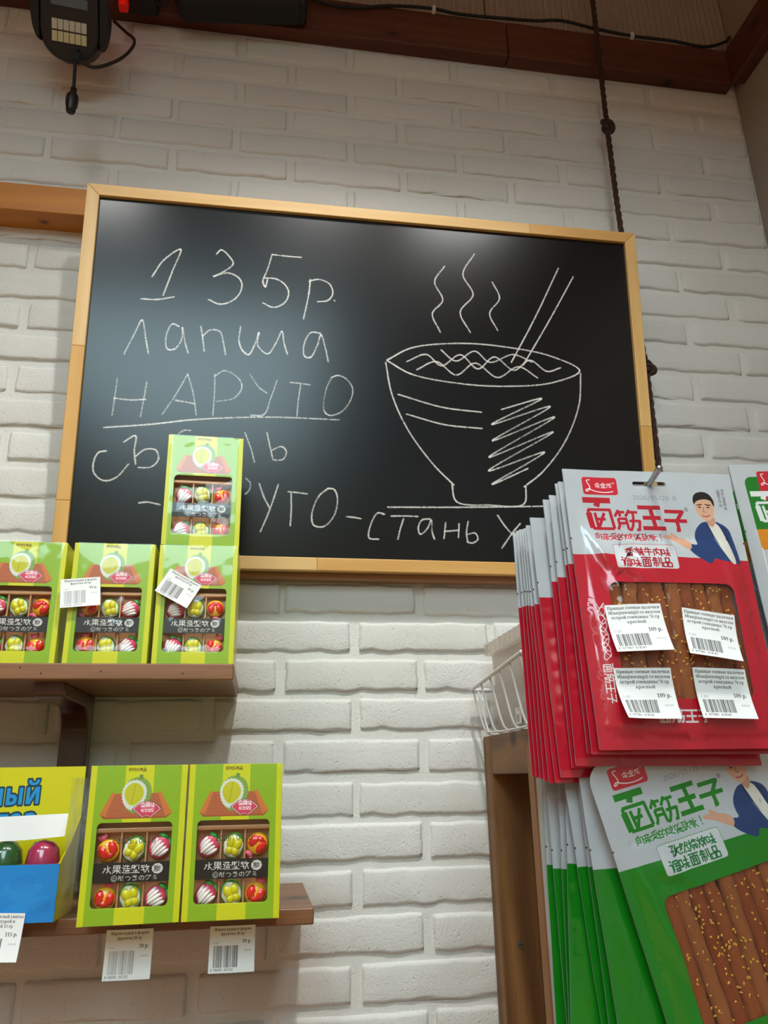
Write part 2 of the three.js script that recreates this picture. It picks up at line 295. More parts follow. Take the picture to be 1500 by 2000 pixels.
  for (const m of MARKS) {
    const pts = []; for (let k = 1; k < m.length; k += 2) pts.push(new THREE.Vector3(m[k] * S, m[k + 1] * S, 0));
    const c = new THREE.CatmullRomCurve3(pts, false, 'centripetal', 0.5), len = c.getLength(), n = Math.ceil(len / 0.55);
    const wd = 3.9;
    for (let i = 0; i <= n; i++) {
      const p = c.getPoint(i / n), press = 0.75 + 0.35 * N3(i * 0.02, m[1], 2);
      for (let q = 0; q < 11; q++) {
        const a = rnd() * 6.28, r = wd * press * Math.sqrt(rnd());
        if (N3(p.x * 0.55, p.y * 0.55, 3) < -0.28) continue;
        ctx.fillStyle = `rgba(214,209,203,${(0.08 + rnd() * 0.32) * (0.1 + 0.9 * m[0])})`;
        ctx.fillRect(p.x + Math.cos(a) * r - 0.6, p.y + Math.sin(a) * r - 0.6, 1.2 + rnd(), 1.2 + rnd());
      }
    }
  }
  const panel = boxGeo(-W / 2 + 0.01, 0.01, -TH + 0.004, W / 2 - 0.01, L - 0.01, -0.008, 0);
  { const p = panel.attributes.position, uv = panel.attributes.uv; for (let i = 0; i < p.count; i++) uv.setXY(i, (p.getX(i) + W / 2) / W, p.getY(i) / L); }
  mesh('writing_surface', panel, new THREE.MeshPhysicalMaterial({ map: canvasTex(cv), roughness: 0.23, specularIntensity: 1, ior: 1.52 }), b);
  // mitred frame, finger-jointed from several lengths of pine
  const rail = (pts, z0, z1, axis, m, ou) => {
    const s = new THREE.Shape(pts.map(([x, y]) => new THREE.Vector2(x, y)));
    const g = new THREE.ExtrudeGeometry(s, { depth: z1 - z0 - 0.003, bevelEnabled: true, bevelSize: 0.0015, bevelThickness: 0.0015, bevelSegments: 2, bevelOffset: -0.0015 });
    g.translate(0, 0, z0 + 0.0015); mesh('frame_rail', grainUV(strip(g), axis, 1.2, 0.3, ou, ou * 1.7), m, b);
  };
  const w = W / 2, P = MAT.pine;
  rail([[-w, L], [0.33, L], [0.33, L - F], [-w + F, L - F]], -TH, 0, 0, P[0], 0.1);
  rail([[0.33, L], [w, L], [w - F, L - F], [0.33, L - F]], -TH, 0, 0, P[1], 0.4);
  rail([[-w, 0], [-w + F, F], [-0.107, F], [-0.107, 0]], -TH, 0, 0, P[0], 0.7);
  rail([[-0.107, 0], [-0.107, F], [0.285, F], [0.285, 0]], -TH, 0, 0, P[1], 0.25);
  rail([[0.285, 0], [0.285, F], [w - F, F], [w, 0]], -TH, 0, 0, P[2], 0.5);
  rail([[-w, 0], [-w, 0.115], [-w + F, 0.115], [-w + F, F]], -TH, 0, 1, P[1], 0.35);
  rail([[-w, 0.115], [-w, 0.41], [-w + F, 0.41], [-w + F, 0.115]], -TH, 0, 1, P[1], 0.9);
  rail([[-w, 0.41], [-w, L], [-w + F, L - F], [-w + F, 0.41]], -TH, 0, 1, P[2], 0.15);
  rail([[w, 0], [w - F, F], [w - F, 0.31], [w, 0.31]], -TH, 0, 1, P[1], 0.6);
  rail([[w, 0.31], [w - F, 0.31], [w - F, L - F], [w, L]], -TH, 0, 1, P[0], 0.8);
}

// ------------------------------------------------------------------ rope, cable and fittings under the beam
{
  const M = std(0x3a2014, 0.85);
  const t = thing('rope', 'dark brown twisted rope with knots hanging behind the edge of the chalkboard', 'rope', [0, 0, 0]);
  const path = new THREE.CatmullRomCurve3([[0.784, 3.9, 0.062], [0.781, 3.4, 0.057], [0.777, 3.02, 0.05], [0.7755, 2.72, 0.05], [0.783, 2.5, 0.047], [0.79, 2.39, 0.047], [0.786, 2.13, 0.05], [0.787, 1.72, 0.05]].map((p) => new THREE.Vector3(...p)));
  const strands = [];
  for (let k = 0; k < 3; k++) {
    const pts = []; const n = 420;
    for (let i = 0; i <= n; i++) { const p = path.getPointAt(i / n), a = i * 0.5 + k * 2.094; pts.push(new THREE.Vector3(p.x + Math.cos(a) * 0.0033, p.y, p.z + Math.sin(a) * 0.0033)); }
    strands.push(new THREE.TubeGeometry(new THREE.CatmullRomCurve3(pts), 900, 0.0034, 6));
  }
  mesh('strands', join(strands), M, t);
  for (const [x, y, z, rot] of [[0.778, 3.02, 0.051, 0.3], [0.789, 2.37, 0.05, 1.2]]) {
    const g = new THREE.TorusKnotGeometry(0.0095, 0.0052, 90, 8, 2, 3); g.scale(1, 1.35, 0.9); g.rotateZ(rot); g.translate(x, y, z); mesh('knot', g, M, t);
  }
}
{
  const t = thing('power_cable', 'thin black cable clipped along the top of the brown beam', 'cable', [0, 0, 0]);
  mesh('wire', tube([[0.052, 3.33, 0.04], [0.105, 3.318, 0.038], [0.179, 3.32, 0.037], [0.255, 3.341, 0.036], [0.367, 3.352, 0.035], [0.422, 3.347, 0.034], [0.55, 3.352, 0.034], [0.635, 3.358, 0.035], [0.698, 3.368, 0.036], [0.786, 3.356, 0.036], [0.889, 3.35, 0.034], [1.0, 3.351, 0.034], [1.094, 3.345, 0.035], [1.159, 3.378, 0.032], [1.18, 3.41, 0.02]], 0.0038, 120), MAT.blackMatte, t);
  for (const x of [0.367, 0.889]) mesh('clip', boxGeo(x - 0.0045, 3.34, 0.0285, x + 0.0045, 3.358, 0.041, 0.002), std(0xd9d6d0, 0.5), t);
}
{
  const t = thing('black_bar_unit', 'long black rounded housing mounted on the brown beam', 'housing', [-0.1, 3.262, 0.032]); t.rotation.z = 0.13;
  mesh('body', boxGeo(-0.145, -0.05, 0, 0.145, 0.16, 0.075, 0.022, 4), MAT.blackMatte, t);
  mesh('end_cap', boxGeo(0.13, -0.045, 0.002, 0.15, 0.155, 0.07, 0.01, 3), MAT.black, t);
  const a = thing('power_adapter', 'small black power adapter with a glowing red indicator on the beam', 'adapter', [-0.325, 3.2, 0.032]);
  mesh('body', boxGeo(-0.035, 0.01, 0, 0.042, 0.09, 0.05, 0.008, 3), MAT.blackMatte, a);
  mesh('indicator', boxGeo(-0.038, -0.022, 0.03, -0.018, 0.004, 0.052, 0.004), std(0x5a0a06, 0.4, 0, { emissive: 0xff1a08, emissiveIntensity: 0.22 }), a);
  const il = new THREE.PointLight(0xff2010, 0.0025); il.position.set(-0.028, -0.014, 0.058); a.add(il);
  mesh('lead', tube([[0.04, 0.02, 0.045], [0.052, -0.008, 0.05], [0.062, -0.012, 0.05], [0.07, 0.02, 0.05]], 0.0028, 30), MAT.blackMatte, a);
}
{
  const t = thing('wall_lamp', 'black wall lamp with two rows of small square cells and a dangling plug', 'lamp', [-0.4375, 3.025, 0.13]);
  t.rotation.x = 0.76; t.rotation.y = 0.05; t.rotation.z = -0.06;
  const s = new THREE.Shape(); s.moveTo(-0.05, 0.16); s.lineTo(0.05, 0.16); s.lineTo(0.053, 0.0); s.bezierCurveTo(0.05, -0.03, 0.03, -0.048, 0, -0.048); s.bezierCurveTo(-0.03, -0.048, -0.05, -0.03, -0.053, 0.0); s.closePath();
  const g = new THREE.ExtrudeGeometry(s, { depth: 0.04, bevelEnabled: true, bevelSize: 0.008, bevelThickness: 0.012, bevelSegments: 4, curveSegments: 16 }); g.translate(0, 0, -0.05); mesh('housing', g, MAT.black, t);
  for (const k of [-1, 1]) {
    const w = new THREE.Shape(); w.moveTo(0, 0.16); w.lineTo(0.012 * k, 0.16); w.lineTo(0.014 * k, 0.03); w.bezierCurveTo(0.012 * k, 0.0, 0.006 * k, -0.015, 0, -0.02); w.closePath();
    const q = new THREE.ExtrudeGeometry(w, { depth: 0.05, bevelEnabled: true, bevelSize: 0.002, bevelThickness: 0.002, bevelSegments: 2 }); q.translate(k * 0.06, 0, -0.05); mesh('side_bracket', q, MAT.blackMatte, t);
  }
  mesh('badge', boxGeo(-0.036, 0.044, 0.0, 0.036, 0.062, 0.0035, 0.003), std(0x59626b, 0.45), t);
  const pan = mesh('cell_panel', boxGeo(-0.036, -0.022, 0.0, 0.036, 0.022, 0.0035, 0.001), std(0x2a2722, 0.5), t);
  for (let j = 0; j < 2; j++) for (let i = 0; i < 6; i++) {
    const x = -0.0345 + i * 0.0115, y = j ? -0.0205 : 0.0015; mesh('cell', boxGeo(x + 0.0005, y, 0.003, x + 0.011, y + 0.019, 0.0046, 0.0008), std(j ? 0xc9c19a : 0xc2bdb0, 0.35), pan);
  }
  const arm = boxGeo(-0.02, 0.1, -0.19, 0.02, 0.14, -0.04, 0.004); mesh('mount_arm', arm, MAT.blackMatte, t);
  const c = thing('hanging_plug', 'short black cord with a round plug dangling below the black lamp', 'plug', [-0.42, 2.952, 0.12]);
  mesh('cord', tube([[-0.003, 0.05, -0.01], [-0.002, 0.02, 0], [0.002, -0.03, 0.004], [0.005, -0.075, 0.005]], 0.0035, 24), MAT.blackMatte, c);
  mesh('junction', boxGeo(-0.01, 0.008, -0.008, 0.008, 0.026, 0.008, 0.003), MAT.blackMatte, c);
  const pl = new THREE.LatheGeometry([[0.0001, -0.13], [0.008, -0.13], [0.0095, -0.126], [0.0095, -0.118], [0.0115, -0.115], [0.0125, -0.1], [0.0115, -0.09], [0.0065, -0.085], [0.006, -0.07], [0.0035, -0.066], [0.0001, -0.066]].map(([x, y]) => new THREE.Vector2(x, y)), 20);
  pl.translate(0.005, 0, 0.005); mesh('plug_body', pl, MAT.black, c);
  mesh('loop_cord', tube([[0.004, 0.012, 0], [0.03, 0.008, -0.01], [0.07, 0.04, -0.02], [0.095, 0.085, -0.03], [0.1, 0.13, -0.04], [0.075, 0.165, -0.05], [0.05, 0.19, -0.05]], 0.0035, 50), std(0x1c0d0c, 0.6), c);
}

// ------------------------------------------------------------------ shelves and brackets
function shelf(label, x0, x1, yTop, th, depth, ou) {
  const t = thing('wall_shelf', label, 'shelf', [0, 0, 0]);
  mesh('board', grainUV(boxGeo(x0, yTop - th, 0.002, x1, yTop, depth, 0.0025, 3), 0, 1.2, 0.3, ou, ou), MAT.shelf, t);
  seedTo(Math.round(ou * 100) + 3);
  for (let i = 0; i < 6; i++) { const g = new THREE.SphereGeometry(0.0012, 8, 6); g.scale(1, 1, 0.3); g.translate(x1 - 0.03 - rnd() * 0.38, yTop - 0.004 - rnd() * (th - 0.009), depth); mesh('nail_hole', g, MAT.blackMatte, t); }
  return t;
}
shelf('stained wooden wall shelf just below the chalkboard, holding a row of green boxes', -0.95, -0.04, 1.712, 0.0235, 0.25, 0.2);
shelf('stained wooden wall shelf below the other, price tags hanging from its edge', -0.95, 0.079, 1.3896, 0.0205, 0.272, 0.65);
{
  const t = thing('shelf_bracket', 'dark glossy wooden bracket holding up the shelf below the chalkboard', 'bracket', [-0.3, 1.6885, 0]);
  const s = new THREE.Shape(); s.moveTo(0.002, 0); s.lineTo(0.222, 0); s.lineTo(0.222, -0.008); s.quadraticCurveTo(0.222, -0.0205, 0.21, -0.0205); s.lineTo(0.075, -0.0215); s.quadraticCurveTo(0.036, -0.024, 0.034, -0.07); s.lineTo(0.034, -0.278); s.lineTo(0.002, -0.278); s.closePath();
  const g = new THREE.ExtrudeGeometry(s, { depth: 0.037, bevelEnabled: true, bevelSize: 0.0035, bevelThickness: 0.0035, bevelSegments: 4, bevelOffset: -0.0035, curveSegments: 10 });
  g.translate(0, 0, -0.0185); g.rotateY(-Math.PI / 2); mesh('bracket_body', grainUV(strip(g), 1, 1.2, 0.3), MAT.bracket, t);
}

// ------------------------------------------------------------------ price labels
const labelCache = {};
function labelTex(lines, price, code, faint, extra = 'китай') {
  const key = lines.join() + price + faint; if (labelCache[key]) return labelCache[key];
  const [c, x] = canvas(520, 420); x.fillStyle = '#efefee'; x.fillRect(0, 0, 520, 420);
  x.fillStyle = '#333'; x.textAlign = 'center'; x.font = 'bold 37px serif';
  lines.forEach((l, i) => x.fillText(l, 262, 44 + i * 42));
  const y0 = 54 + lines.length * 42; x.textAlign = 'right'; x.font = 'bold 46px serif'; x.fillStyle = '#222'; x.fillText(price, 480, y0 + 22);
  x.textAlign = 'left'; x.font = '32px serif'; x.fillStyle = faint ? '#b5b5b5' : '#8a8a8a'; x.fillText('1 шт', 34, y0 + 26);
  x.font = '26px serif'; x.fillStyle = '#a5a5a5'; x.fillText(extra, 398, y0 + 96);
  seedTo(code.length * 31 + lines.length); let bx = 46; const by = y0 + 42, bh = 372 - by;
  while (bx < 330) { const w = 2 + Math.floor(rnd() * 4) * 2; x.fillStyle = faint ? '#9c9c9c' : '#2c2c2c'; x.fillRect(bx, by, w, bh); bx += w + 2 + Math.floor(rnd() * 4) * 2; }
  x.font = 'bold 28px monospace'; x.fillStyle = faint ? '#555' : '#222'; x.fillText(code, 26, 400);
  x.strokeStyle = '#c8c8c8'; x.lineWidth = 3; x.setLineDash([6, 5]); x.strokeRect(3, 3, 514, 414);
  return (labelCache[key] = new THREE.MeshPhysicalMaterial({ map: canvasTex(c), roughness: 0.55, side: THREE.DoubleSide }));
}
const CANDY = (f) => labelTex(['Мармеладки в форме', 'фруктов 20 гр'], '39 р.', '6 936581 567232', f);
const STICK = () => labelTex(['Пряные соевые палочки', 'Mianjinwangzi со вкусом', 'острой говядины 76 гр', 'красный'], '109 р.', '6 977961 618181', false);
const LOLLY = () => labelTex(['Конфета Веселый унитаз', 'с белой пудрой и', 'игрушкой 15 гр'], '115 р.', '6 972158 438365', false);
// a curling slip of paper; fn gives how far it lifts at u (across) and v (down)
function slipGeo(w, h, fn) {
  const g = new THREE.PlaneGeometry(w, h, 10, 10), p = g.attributes.position;
  for (let i = 0; i < p.count; i++) p.setZ(i, fn(p.getX(i) / w + 0.5, 0.5 - p.getY(i) / h));
  g.computeVertexNormals(); return g;
}
function shelfTag(label, m, x, y, z, w, h, rz) {
  const o = single('price_tag', slipGeo(w, h, (u, v) => 0.006 * v * v + 0.001 * Math.sin(u * 3)), m, label, 'price tag', 'price tags on the lower shelf');
  o.position.set(x, y, z); o.rotation.z = rz; return o;
}

// ------------------------------------------------------------------ fruit gummies
const G = {
  pink: std(0xe0476a, 0.28, 0, { clearcoat: 0.5 }), white: std(0xf1e6e2, 0.32, 0, { clearcoat: 0.5 }), leaf: std(0x3aa03a, 0.35, 0, { clearcoat: 0.4 }),
  rind: std(0x5fae3f, 0.35, 0, { clearcoat: 0.4 }), pith: std(0xe6ead2, 0.4), flesh: std(0xd8cf12, 0.3, 0, { clearcoat: 0.5 }),
  skin: std(0xf0b41c, 0.3, 0, { clearcoat: 0.5 }), seed: std(0xe2231d, 0.22, 0, { clearcoat: 0.7 }), crown: std(0xe8607a, 0.3),
};
function blob(x, y, z, sx, sy, sz, rz = 0, bump = 0, s = 1) {
  const g = new THREE.SphereGeometry(1, 18, 12), p = g.attributes.position;
  if (bump) for (let i = 0; i < p.count; i++) { const k = 1 + bump * N3(p.getX(i) * 3.3 + s, p.getY(i) * 3.3, p.getZ(i) * 3.3); p.setXYZ(i, p.getX(i) * k, p.getY(i) * k, p.getZ(i) * k); }
  g.scale(sx, sy, sz); g.rotateZ(rz); g.translate(x, y, z); g.computeVertexNormals(); return g;
}
const K = 0.001;
const candyParts = {
  mangosteen: [['rind', join([blob(0, 0, 0, 11 * K, 12 * K, 6.5 * K)]), G.pink], ['segments', join([-2, -1, 0, 1, 2].map((i) => blob(i * 3.3 * K, -2 * K + Math.abs(i) * 0.5 * K, (4.9 - Math.abs(i) * 0.8) * K, 2.5 * K, (8.6 - Math.abs(i)) * K, 3.6 * K, -i * 0.12))), G.white], ['leaf', join([blob(-5 * K, 10.5 * K, 0, 5.5 * K, 3 * K, 4 * K, 0.4), blob(4 * K, 11 * K, -1 * K, 5 * K, 2.8 * K, 4 * K, -0.4)]), G.leaf]],
  durian: [['rind', join([blob(0, 0, -1 * K, 11.5 * K, 13 * K, 6 * K, 0, 0.22, 4)]), G.rind], ['pith', join([blob(0, -0.5 * K, 2 * K, 10.2 * K, 11.6 * K, 4.4 * K, 0, 0.2, 9)]), G.pith], ['flesh', join([blob(-3.6 * K, 2.6 * K, 4.2 * K, 4.6 * K, 6.6 * K, 4 * K, 0.12), blob(3.6 * K, 2.6 * K, 4.2 * K, 4.6 * K, 6.6 * K, 4 * K, -0.12), blob(-3 * K, -4.6 * K, 4.2 * K, 4.2 * K, 5 * K, 3.7 * K, -0.15), blob(3 * K, -4.6 * K, 4.2 * K, 4.2 * K, 5 * K, 3.7 * K, 0.15)]), G.flesh]],
  pomegranate: [['skin', join([blob(0, -1 * K, 0, 11.5 * K, 11.5 * K, 6.5 * K)]), G.skin], ['seeds', join([blob(-4.6 * K, -1 * K, 3.6 * K, 5.2 * K, 7.4 * K, 4 * K, 0.2, 0.25, 2), blob(4.6 * K, -1 * K, 3.6 * K, 5.2 * K, 7.4 * K, 4 * K, -0.2, 0.25, 6), blob(0, -6 * K, 3.6 * K, 5 * K, 3.4 * K, 3.6 * K, 0, 0.2, 8)]), G.seed], ['crown', join([blob(0, 12.5 * K, 0.5 * K, 4.6 * K, 3 * K, 3 * K), blob(-3.4 * K, 14 * K, 0.5 * K, 2 * K, 2.6 * K, 2.2 * K, 0.5), blob(3.4 * K, 14 * K, 0.5 * K, 2 * K, 2.6 * K, 2.2 * K, -0.5)]), G.crown]],
};
const candyText = { mangosteen: 'pink mangosteen gummy', durian: 'green durian gummy', pomegranate: 'red pomegranate gummy' };

// ------------------------------------------------------------------ candy boxes
const BW = 0.1175, BH = 0.181;
const WIN = { x0: 0.112 * BW, x1: 0.872 * BW, y0: 0.372 * BH, y1: 0.897 * BH, r: 0.0055 }; // from the upper left corner
const boxPrint = (() => {
  const Wp = 768, Hp = Math.round(768 * BH / BW), [c, x] = canvas(Wp, Hp);
  x.fillStyle = '#8fb80f'; x.fillRect(0, 0, Wp, Hp);
  x.fillStyle = '#d3d60c'; x.fillRect(0, 0, 0.062 * Wp, Hp); x.fillRect(0.938 * Wp, 0, 0.062 * Wp, Hp); x.fillRect(0.355 * Wp, 0, 0.295 * Wp, Hp);
  // tray
  const Y = (v) => v * Hp, X = (u) => u * Wp;
  poly(x, [[X(0.235), Y(0.185)], [X(0.73), Y(0.185)], [X(0.80), Y(0.345)], [X(0.16), Y(0.345)]], '#b9643a');
  seedTo(4); for (let i = 0; i < 40; i++) { x.fillStyle = `rgba(120,55,28,${0.08 + rnd() * 0.12})`; x.fillRect(X(0.2 + rnd() * 0.35), Y(0.2 + rnd() * 0.14), X(0.05 + rnd() * 0.2), 2.5); }
  poly(x, [[X(0.235), Y(0.175)], [X(0.262), Y(0.187)], [X(0.175), Y(0.345)], [X(0.125), Y(0.318)]], '#d5793a'); poly(x, [[X(0.70), Y(0.18)], [X(0.728), Y(0.172)], [X(0.86), Y(0.315)], [X(0.80), Y(0.345)]], '#d5793a');
  poly(x, [[X(0.125), Y(0.318)], [X(0.175), Y(0.332)], [X(0.175), Y(0.347)]], '#8f4422'); poly(x, [[X(0.86), Y(0.315)], [X(0.81), Y(0.33)], [X(0.80), Y(0.347)]], '#8f4422');
  x.fillStyle = '#a5532b'; x.fillRect(X(0.165), Y(0.336), X(0.64), Y(0.011));
  // durian
  x.save(); x.translate(X(0.475), Y(0.195)); x.rotate(0.12);
  const egg = (a, b, n, amp, fill, dx = 0, dy = 0) => { x.beginPath(); for (let i = 0; i <= 180; i++) { const t = i / 180 * 6.2832, k = 1 + amp * Math.cos(t * n); const px = dx + Math.sin(t) * a * k * (1 - 0.12 * -Math.cos(t)), py = dy - Math.cos(t) * b * k; if (i) x.lineTo(px, py); else x.moveTo(px, py); } x.closePath(); x.fillStyle = fill; x.fill(); };
  egg(X(0.145), Y(0.118), 30, 0.012, '#82a648', X(0.012), Y(0.0)); x.fillStyle = '#6d8f3c'; x.fillRect(X(0.0), -Y(0.135), X(0.04), Y(0.03));
  egg(X(0.125), Y(0.098), 26, 0.03, '#dfe3da', -X(0.018), Y(0.002)); egg(X(0.096), Y(0.073), 4, 0.02, '#c9c616', -X(0.02), -Y(0.004));
  x.strokeStyle = '#a9a312'; x.lineWidth = 6; x.beginPath(); x.moveTo(-X(0.02), -Y(0.07)); x.lineTo(-X(0.03), Y(0.06)); x.stroke();
  x.restore();
  // fan badge
  x.save(); x.translate(X(0.60), Y(0.292));
  const fan = (k) => { x.beginPath(); x.moveTo(-118 * k, -6); x.quadraticCurveTo(0, -128 * k, 118 * k, -6); x.lineTo(34 * k, 62 * k); x.quadraticCurveTo(0, 34 * k, -34 * k, 62 * k); x.closePath(); };
  fan(1); x.fillStyle = '#4a1d20'; x.fill(); fan(0.94); x.fillStyle = '#f3d5d8'; x.fill(); fan(0.87); x.fillStyle = '#d9405e'; x.fill();
  glyphs(x, '杂果味', -50, -52, 34, { lw: 0.13 }); glyphs(x, '榴莲造型', -46, -8, 24, { lw: 0.12 });
  x.restore();
  glyphs(x, '好利源食品', X(0.385), Y(0.018), 26, { color: '#5d3410', lw: 0.13 });
  return new THREE.MeshPhysicalMaterial({ map: canvasTex(c), roughness: 0.42, clearcoat: 0.35, clearcoatRoughness: 0.12 });
})();
const sideCard = std(0xd3d60c, 0.42, 0, { clearcoat: 0.35, clearcoatRoughness: 0.12 }), trayMat = std(0xcb966a, 0.32, 0.2);
const bandMat = (() => {
  const [c, x] = canvas(640, 176); x.fillStyle = '#15110f'; x.fillRect(0, 0, 640, 176);
  glyphs(x, '水果造型软', 86, 26, 66, { lw: 0.1, color: '#e6e2dd', gap: 1.18 });
  x.fillStyle = '#dcd8d3'; x.beginPath(); for (let i = 0; i < 40; i++) { const a = i / 40 * 6.283, r = 46 * (1 + 0.03 * Math.cos(a * 9)); x.lineTo(532 + Math.cos(a) * r, 62 + Math.sin(a) * r); } x.closePath(); x.fill();
  glyphs(x, '糖', 502, 34, 58, { lw: 0.08, color: '#15110f' });
  x.fillStyle = '#8f8a84'; x.beginPath(); x.ellipse(182, 138, 26, 30, 0, 0, 7); x.fill(); glyphs(x, '果', 166, 120, 34, { lw: 0.09, color: '#15110f' });
  glyphs(x, '形つきのグミ', 218, 116, 42, { lw: 0.11, color: '#dad6d0', gap: 1.32 });
  return new THREE.MeshPhysicalMaterial({ map: canvasTex(c), roughness: 0.4, clearcoat: 0.4 });
})();
function roundRectPath(S, x0, y0, x1, y1, r) { const s = new S(); s.moveTo(x0 + r, y0); s.lineTo(x1 - r, y0); s.absarc(x1 - r, y0 + r, r, -Math.PI / 2, 0); s.lineTo(x1, y1 - r); s.absarc(x1 - r, y1 - r, r, 0, Math.PI / 2); s.lineTo(x0 + r, y1); s.absarc(x0 + r, y1 - r, r, Math.PI / 2, Math.PI); s.lineTo(x0, y0 + r); s.absarc(x0 + r, y0 + r, r, Math.PI, Math.PI * 1.5); return s; }
const boxGeos = (() => {
  const D = 0.1, T = 0.0012, hw = BW / 2, wx0 = WIN.x0 - hw, wx1 = WIN.x1 - hw, wy1 = BH - WIN.y0, wy0 = BH - WIN.y1;
  const s = new THREE.Shape([[-hw, 0], [hw, 0], [hw, BH], [-hw, BH]].map(([a, b]) => new THREE.Vector2(a, b)));
  s.holes.push(roundRectPath(THREE.Path, wx0, wy0, wx1, wy1, WIN.r));
  const f = new THREE.ExtrudeGeometry(s, { depth: T - 0.0006, bevelEnabled: true, bevelSize: 0.0003, bevelThickness: 0.0003, bevelSegments: 1, bevelOffset: -0.0003, curveSegments: 8 });
  f.translate(0, 0, -T + 0.0003); { const p = f.attributes.position, uv = f.attributes.uv; for (let i = 0; i < p.count; i++) uv.setXY(i, p.getX(i) / BW + 0.5, p.getY(i) / BH); }
  const shell = join([boxGeo(-hw, 0, -D, -hw + T, BH, -T, 0), boxGeo(hw - T, 0, -D, hw, BH, -T, 0), boxGeo(-hw + T, 0, -D, hw - T, T, -T, 0), boxGeo(-hw + T, BH - T, -D, hw - T, BH, -T, 0), boxGeo(-hw + T, T, -D, hw - T, BH - T, -D + T, 0)]);
  const back = boxGeo(-hw + T, T, -0.019, hw - T, BH - T, -0.0175, 0);
  const cw = (wx1 - wx0) / 3, div = [1, 2].map((k) => boxGeo(wx0 + cw * k - 0.0011, wy0 - 0.012, -0.0175, wx0 + cw * k + 0.0011, wy1 - 0.008, -0.0065, 0.0006));
  const ledge = boxGeo(wx0 - 0.003, wy1 - 0.0115, -0.0175, wx1 + 0.003, wy1 - 0.006, -0.005, 0.0015);
  const band = new THREE.PlaneGeometry(wx1 - wx0 + 0.002, 0.0225); band.translate((wx0 + wx1) / 2, wy1 - 0.0565, -0.0016);
  return { f, shell, back, div, ledge, band, wx0, wx1, wy0, wy1, cw };
})();
function wrapGeo(seed) { // shrink film: bows out a little, draws back towards the top edge and puckers
  const nx = 26, ny = 40, g = new THREE.PlaneGeometry(BW + 0.001, BH + 0.001, nx, ny), p = g.attributes.position;
  for (let i = 0; i < p.count; i++) {
    const u = p.getX(i) / BW + 0.5, v = 0.5 - p.getY(i) / BH;
    const arc = 0.02 + 0.17 * Math.pow(Math.sin(Math.PI * clamp(u, 0, 1)), 0.8);
    const edge = Math.min(u, 1 - u, 1 - v, 1) * 30;
    let z = 0.0022 * Math.min(1, Math.max(0, edge)) * (1 - smooth(arc - v, -0.02, 0.16));
    const inWin = smooth(v, 0.37, 0.42) * (1 - smooth(v, 0.85, 0.9)) * smooth(u, 0.11, 0.18) * (1 - smooth(u, 0.8, 0.87));
    z -= 0.0012 * inWin;
    z += (0.0003 + 0.0006 * inWin) * N3(u * 7 + seed * 5, v * 9, seed) + 0.00025 * inWin * N3(u * 16, v * 20 + seed, 4);
    z += 0.0005 * Math.max(0, 0.25 - v) * 4 * N3(Math.atan2(v + 0.02, u - 0.5) * 6, seed, 1);
    p.setZ(i, Math.max(0.0003, 0.0006 + z));
  }
  g.translate(0, BH / 2, 0); g.computeVertexNormals(); return g;
}
const stampFont = await new FontLoader().loadAsync('fonts/droid/droid_sans_mono_regular.typeface.json');
function candyBox(where, label, [x, y, z], turn, rows, opts = {}) {
  const t = thing('candy_box', label, 'candy box', [x, y, z], 'striped fruit gummy boxes on the shelves'); t.rotation.y = turn; t.rotation.x = opts.lean || 0;
  const g = boxGeos;
  mesh('front_panel', g.f, boxPrint, t); mesh('carton', g.shell, sideCard, t); mesh('tray_back', g.back, trayMat, t); mesh('tray_ledge', g.ledge, trayMat, t);
  for (const d of g.div) mesh('divider', d, trayMat, t);
  mesh('name_band', g.band, bandMat, t); mesh('shrink_wrap', wrapGeo(opts.seed || 1), MAT.film, t);
  if (opts.stamp) mesh('date_stamp', new THREE.ShapeGeometry(stampFont.generateShapes('2026.04.0', 0.0062)).translate(opts.stamp - 0.024, BH * 0.497, 0.0032), std(0x2a2414, 0.7), t);
  t.updateMatrixWorld(true);
  seedTo((opts.seed || 1) * 97);
  ['upper', 'lower'].forEach((rowName, r) => rows.forEach((kind, k) => {
    const c = thing(kind + '_gummy', `${candyText[kind]}, ${rowName} row of ${where}`, 'gummy', [0, 0, 0], 'fruit gummies behind box windows');
    for (const [n, gg, m] of candyParts[kind]) mesh(n, gg, m, c);
    const lp = new THREE.Vector3(g.wx0 + g.cw * (k + 0.5) + rr(-0.001, 0.001), r ? g.wy0 + 0.009 + rr(-0.0015, 0.002) : g.wy1 - 0.0295 + rr(-0.002, 0.001), -0.0112);
    c.position.copy(t.localToWorld(lp)); c.rotation.set(opts.lean || 0, turn, rr(-0.6, 0.6)); c.scale.set(1.16, 1.16, 1.0);
    if (kind === 'mangosteen') c.rotation.z = rr(-1.3, -0.4) * (rnd() < 0.5 ? 1 : 1); if (kind === 'pomegranate' && rnd() < 0.4) c.rotation.z += 2.6;
    if (kind === 'pomegranate' && r) c.rotation.z = rr(-0.5, 0.5);
  }));
  return t;
}
const US = 1.712, LS = 1.3896;
const PDM = ['pomegranate', 'durian', 'mangosteen'], MDP = ['mangosteen', 'durian', 'pomegranate'];
candyBox('the candy box without sticker below the chalkboard', 'green striped candy box without a price sticker in the row below the chalkboard', [-0.353, US, 0.236], 0.02, MDP, { seed: 1 });
const boxA = candyBox('the candy box with a sticker on its side edge', 'green striped candy box with a price sticker across its side edge, between two others', [-0.2245, US, 0.238], 0, PDM, { seed: 2 });
const boxB = candyBox('the candy box carrying another box', 'green striped candy box at the shelf end carrying another box, with a crooked price sticker', [-0.1005, US, 0.239], -0.01, MDP, { seed: 3 });
candyBox('the candy box stacked on top', 'green striped candy box stacked on top of another, in front of the chalkboard', [-0.1, US + BH + 0.001, 0.236], 0.03, MDP, { seed: 4, lean: 0.035 });
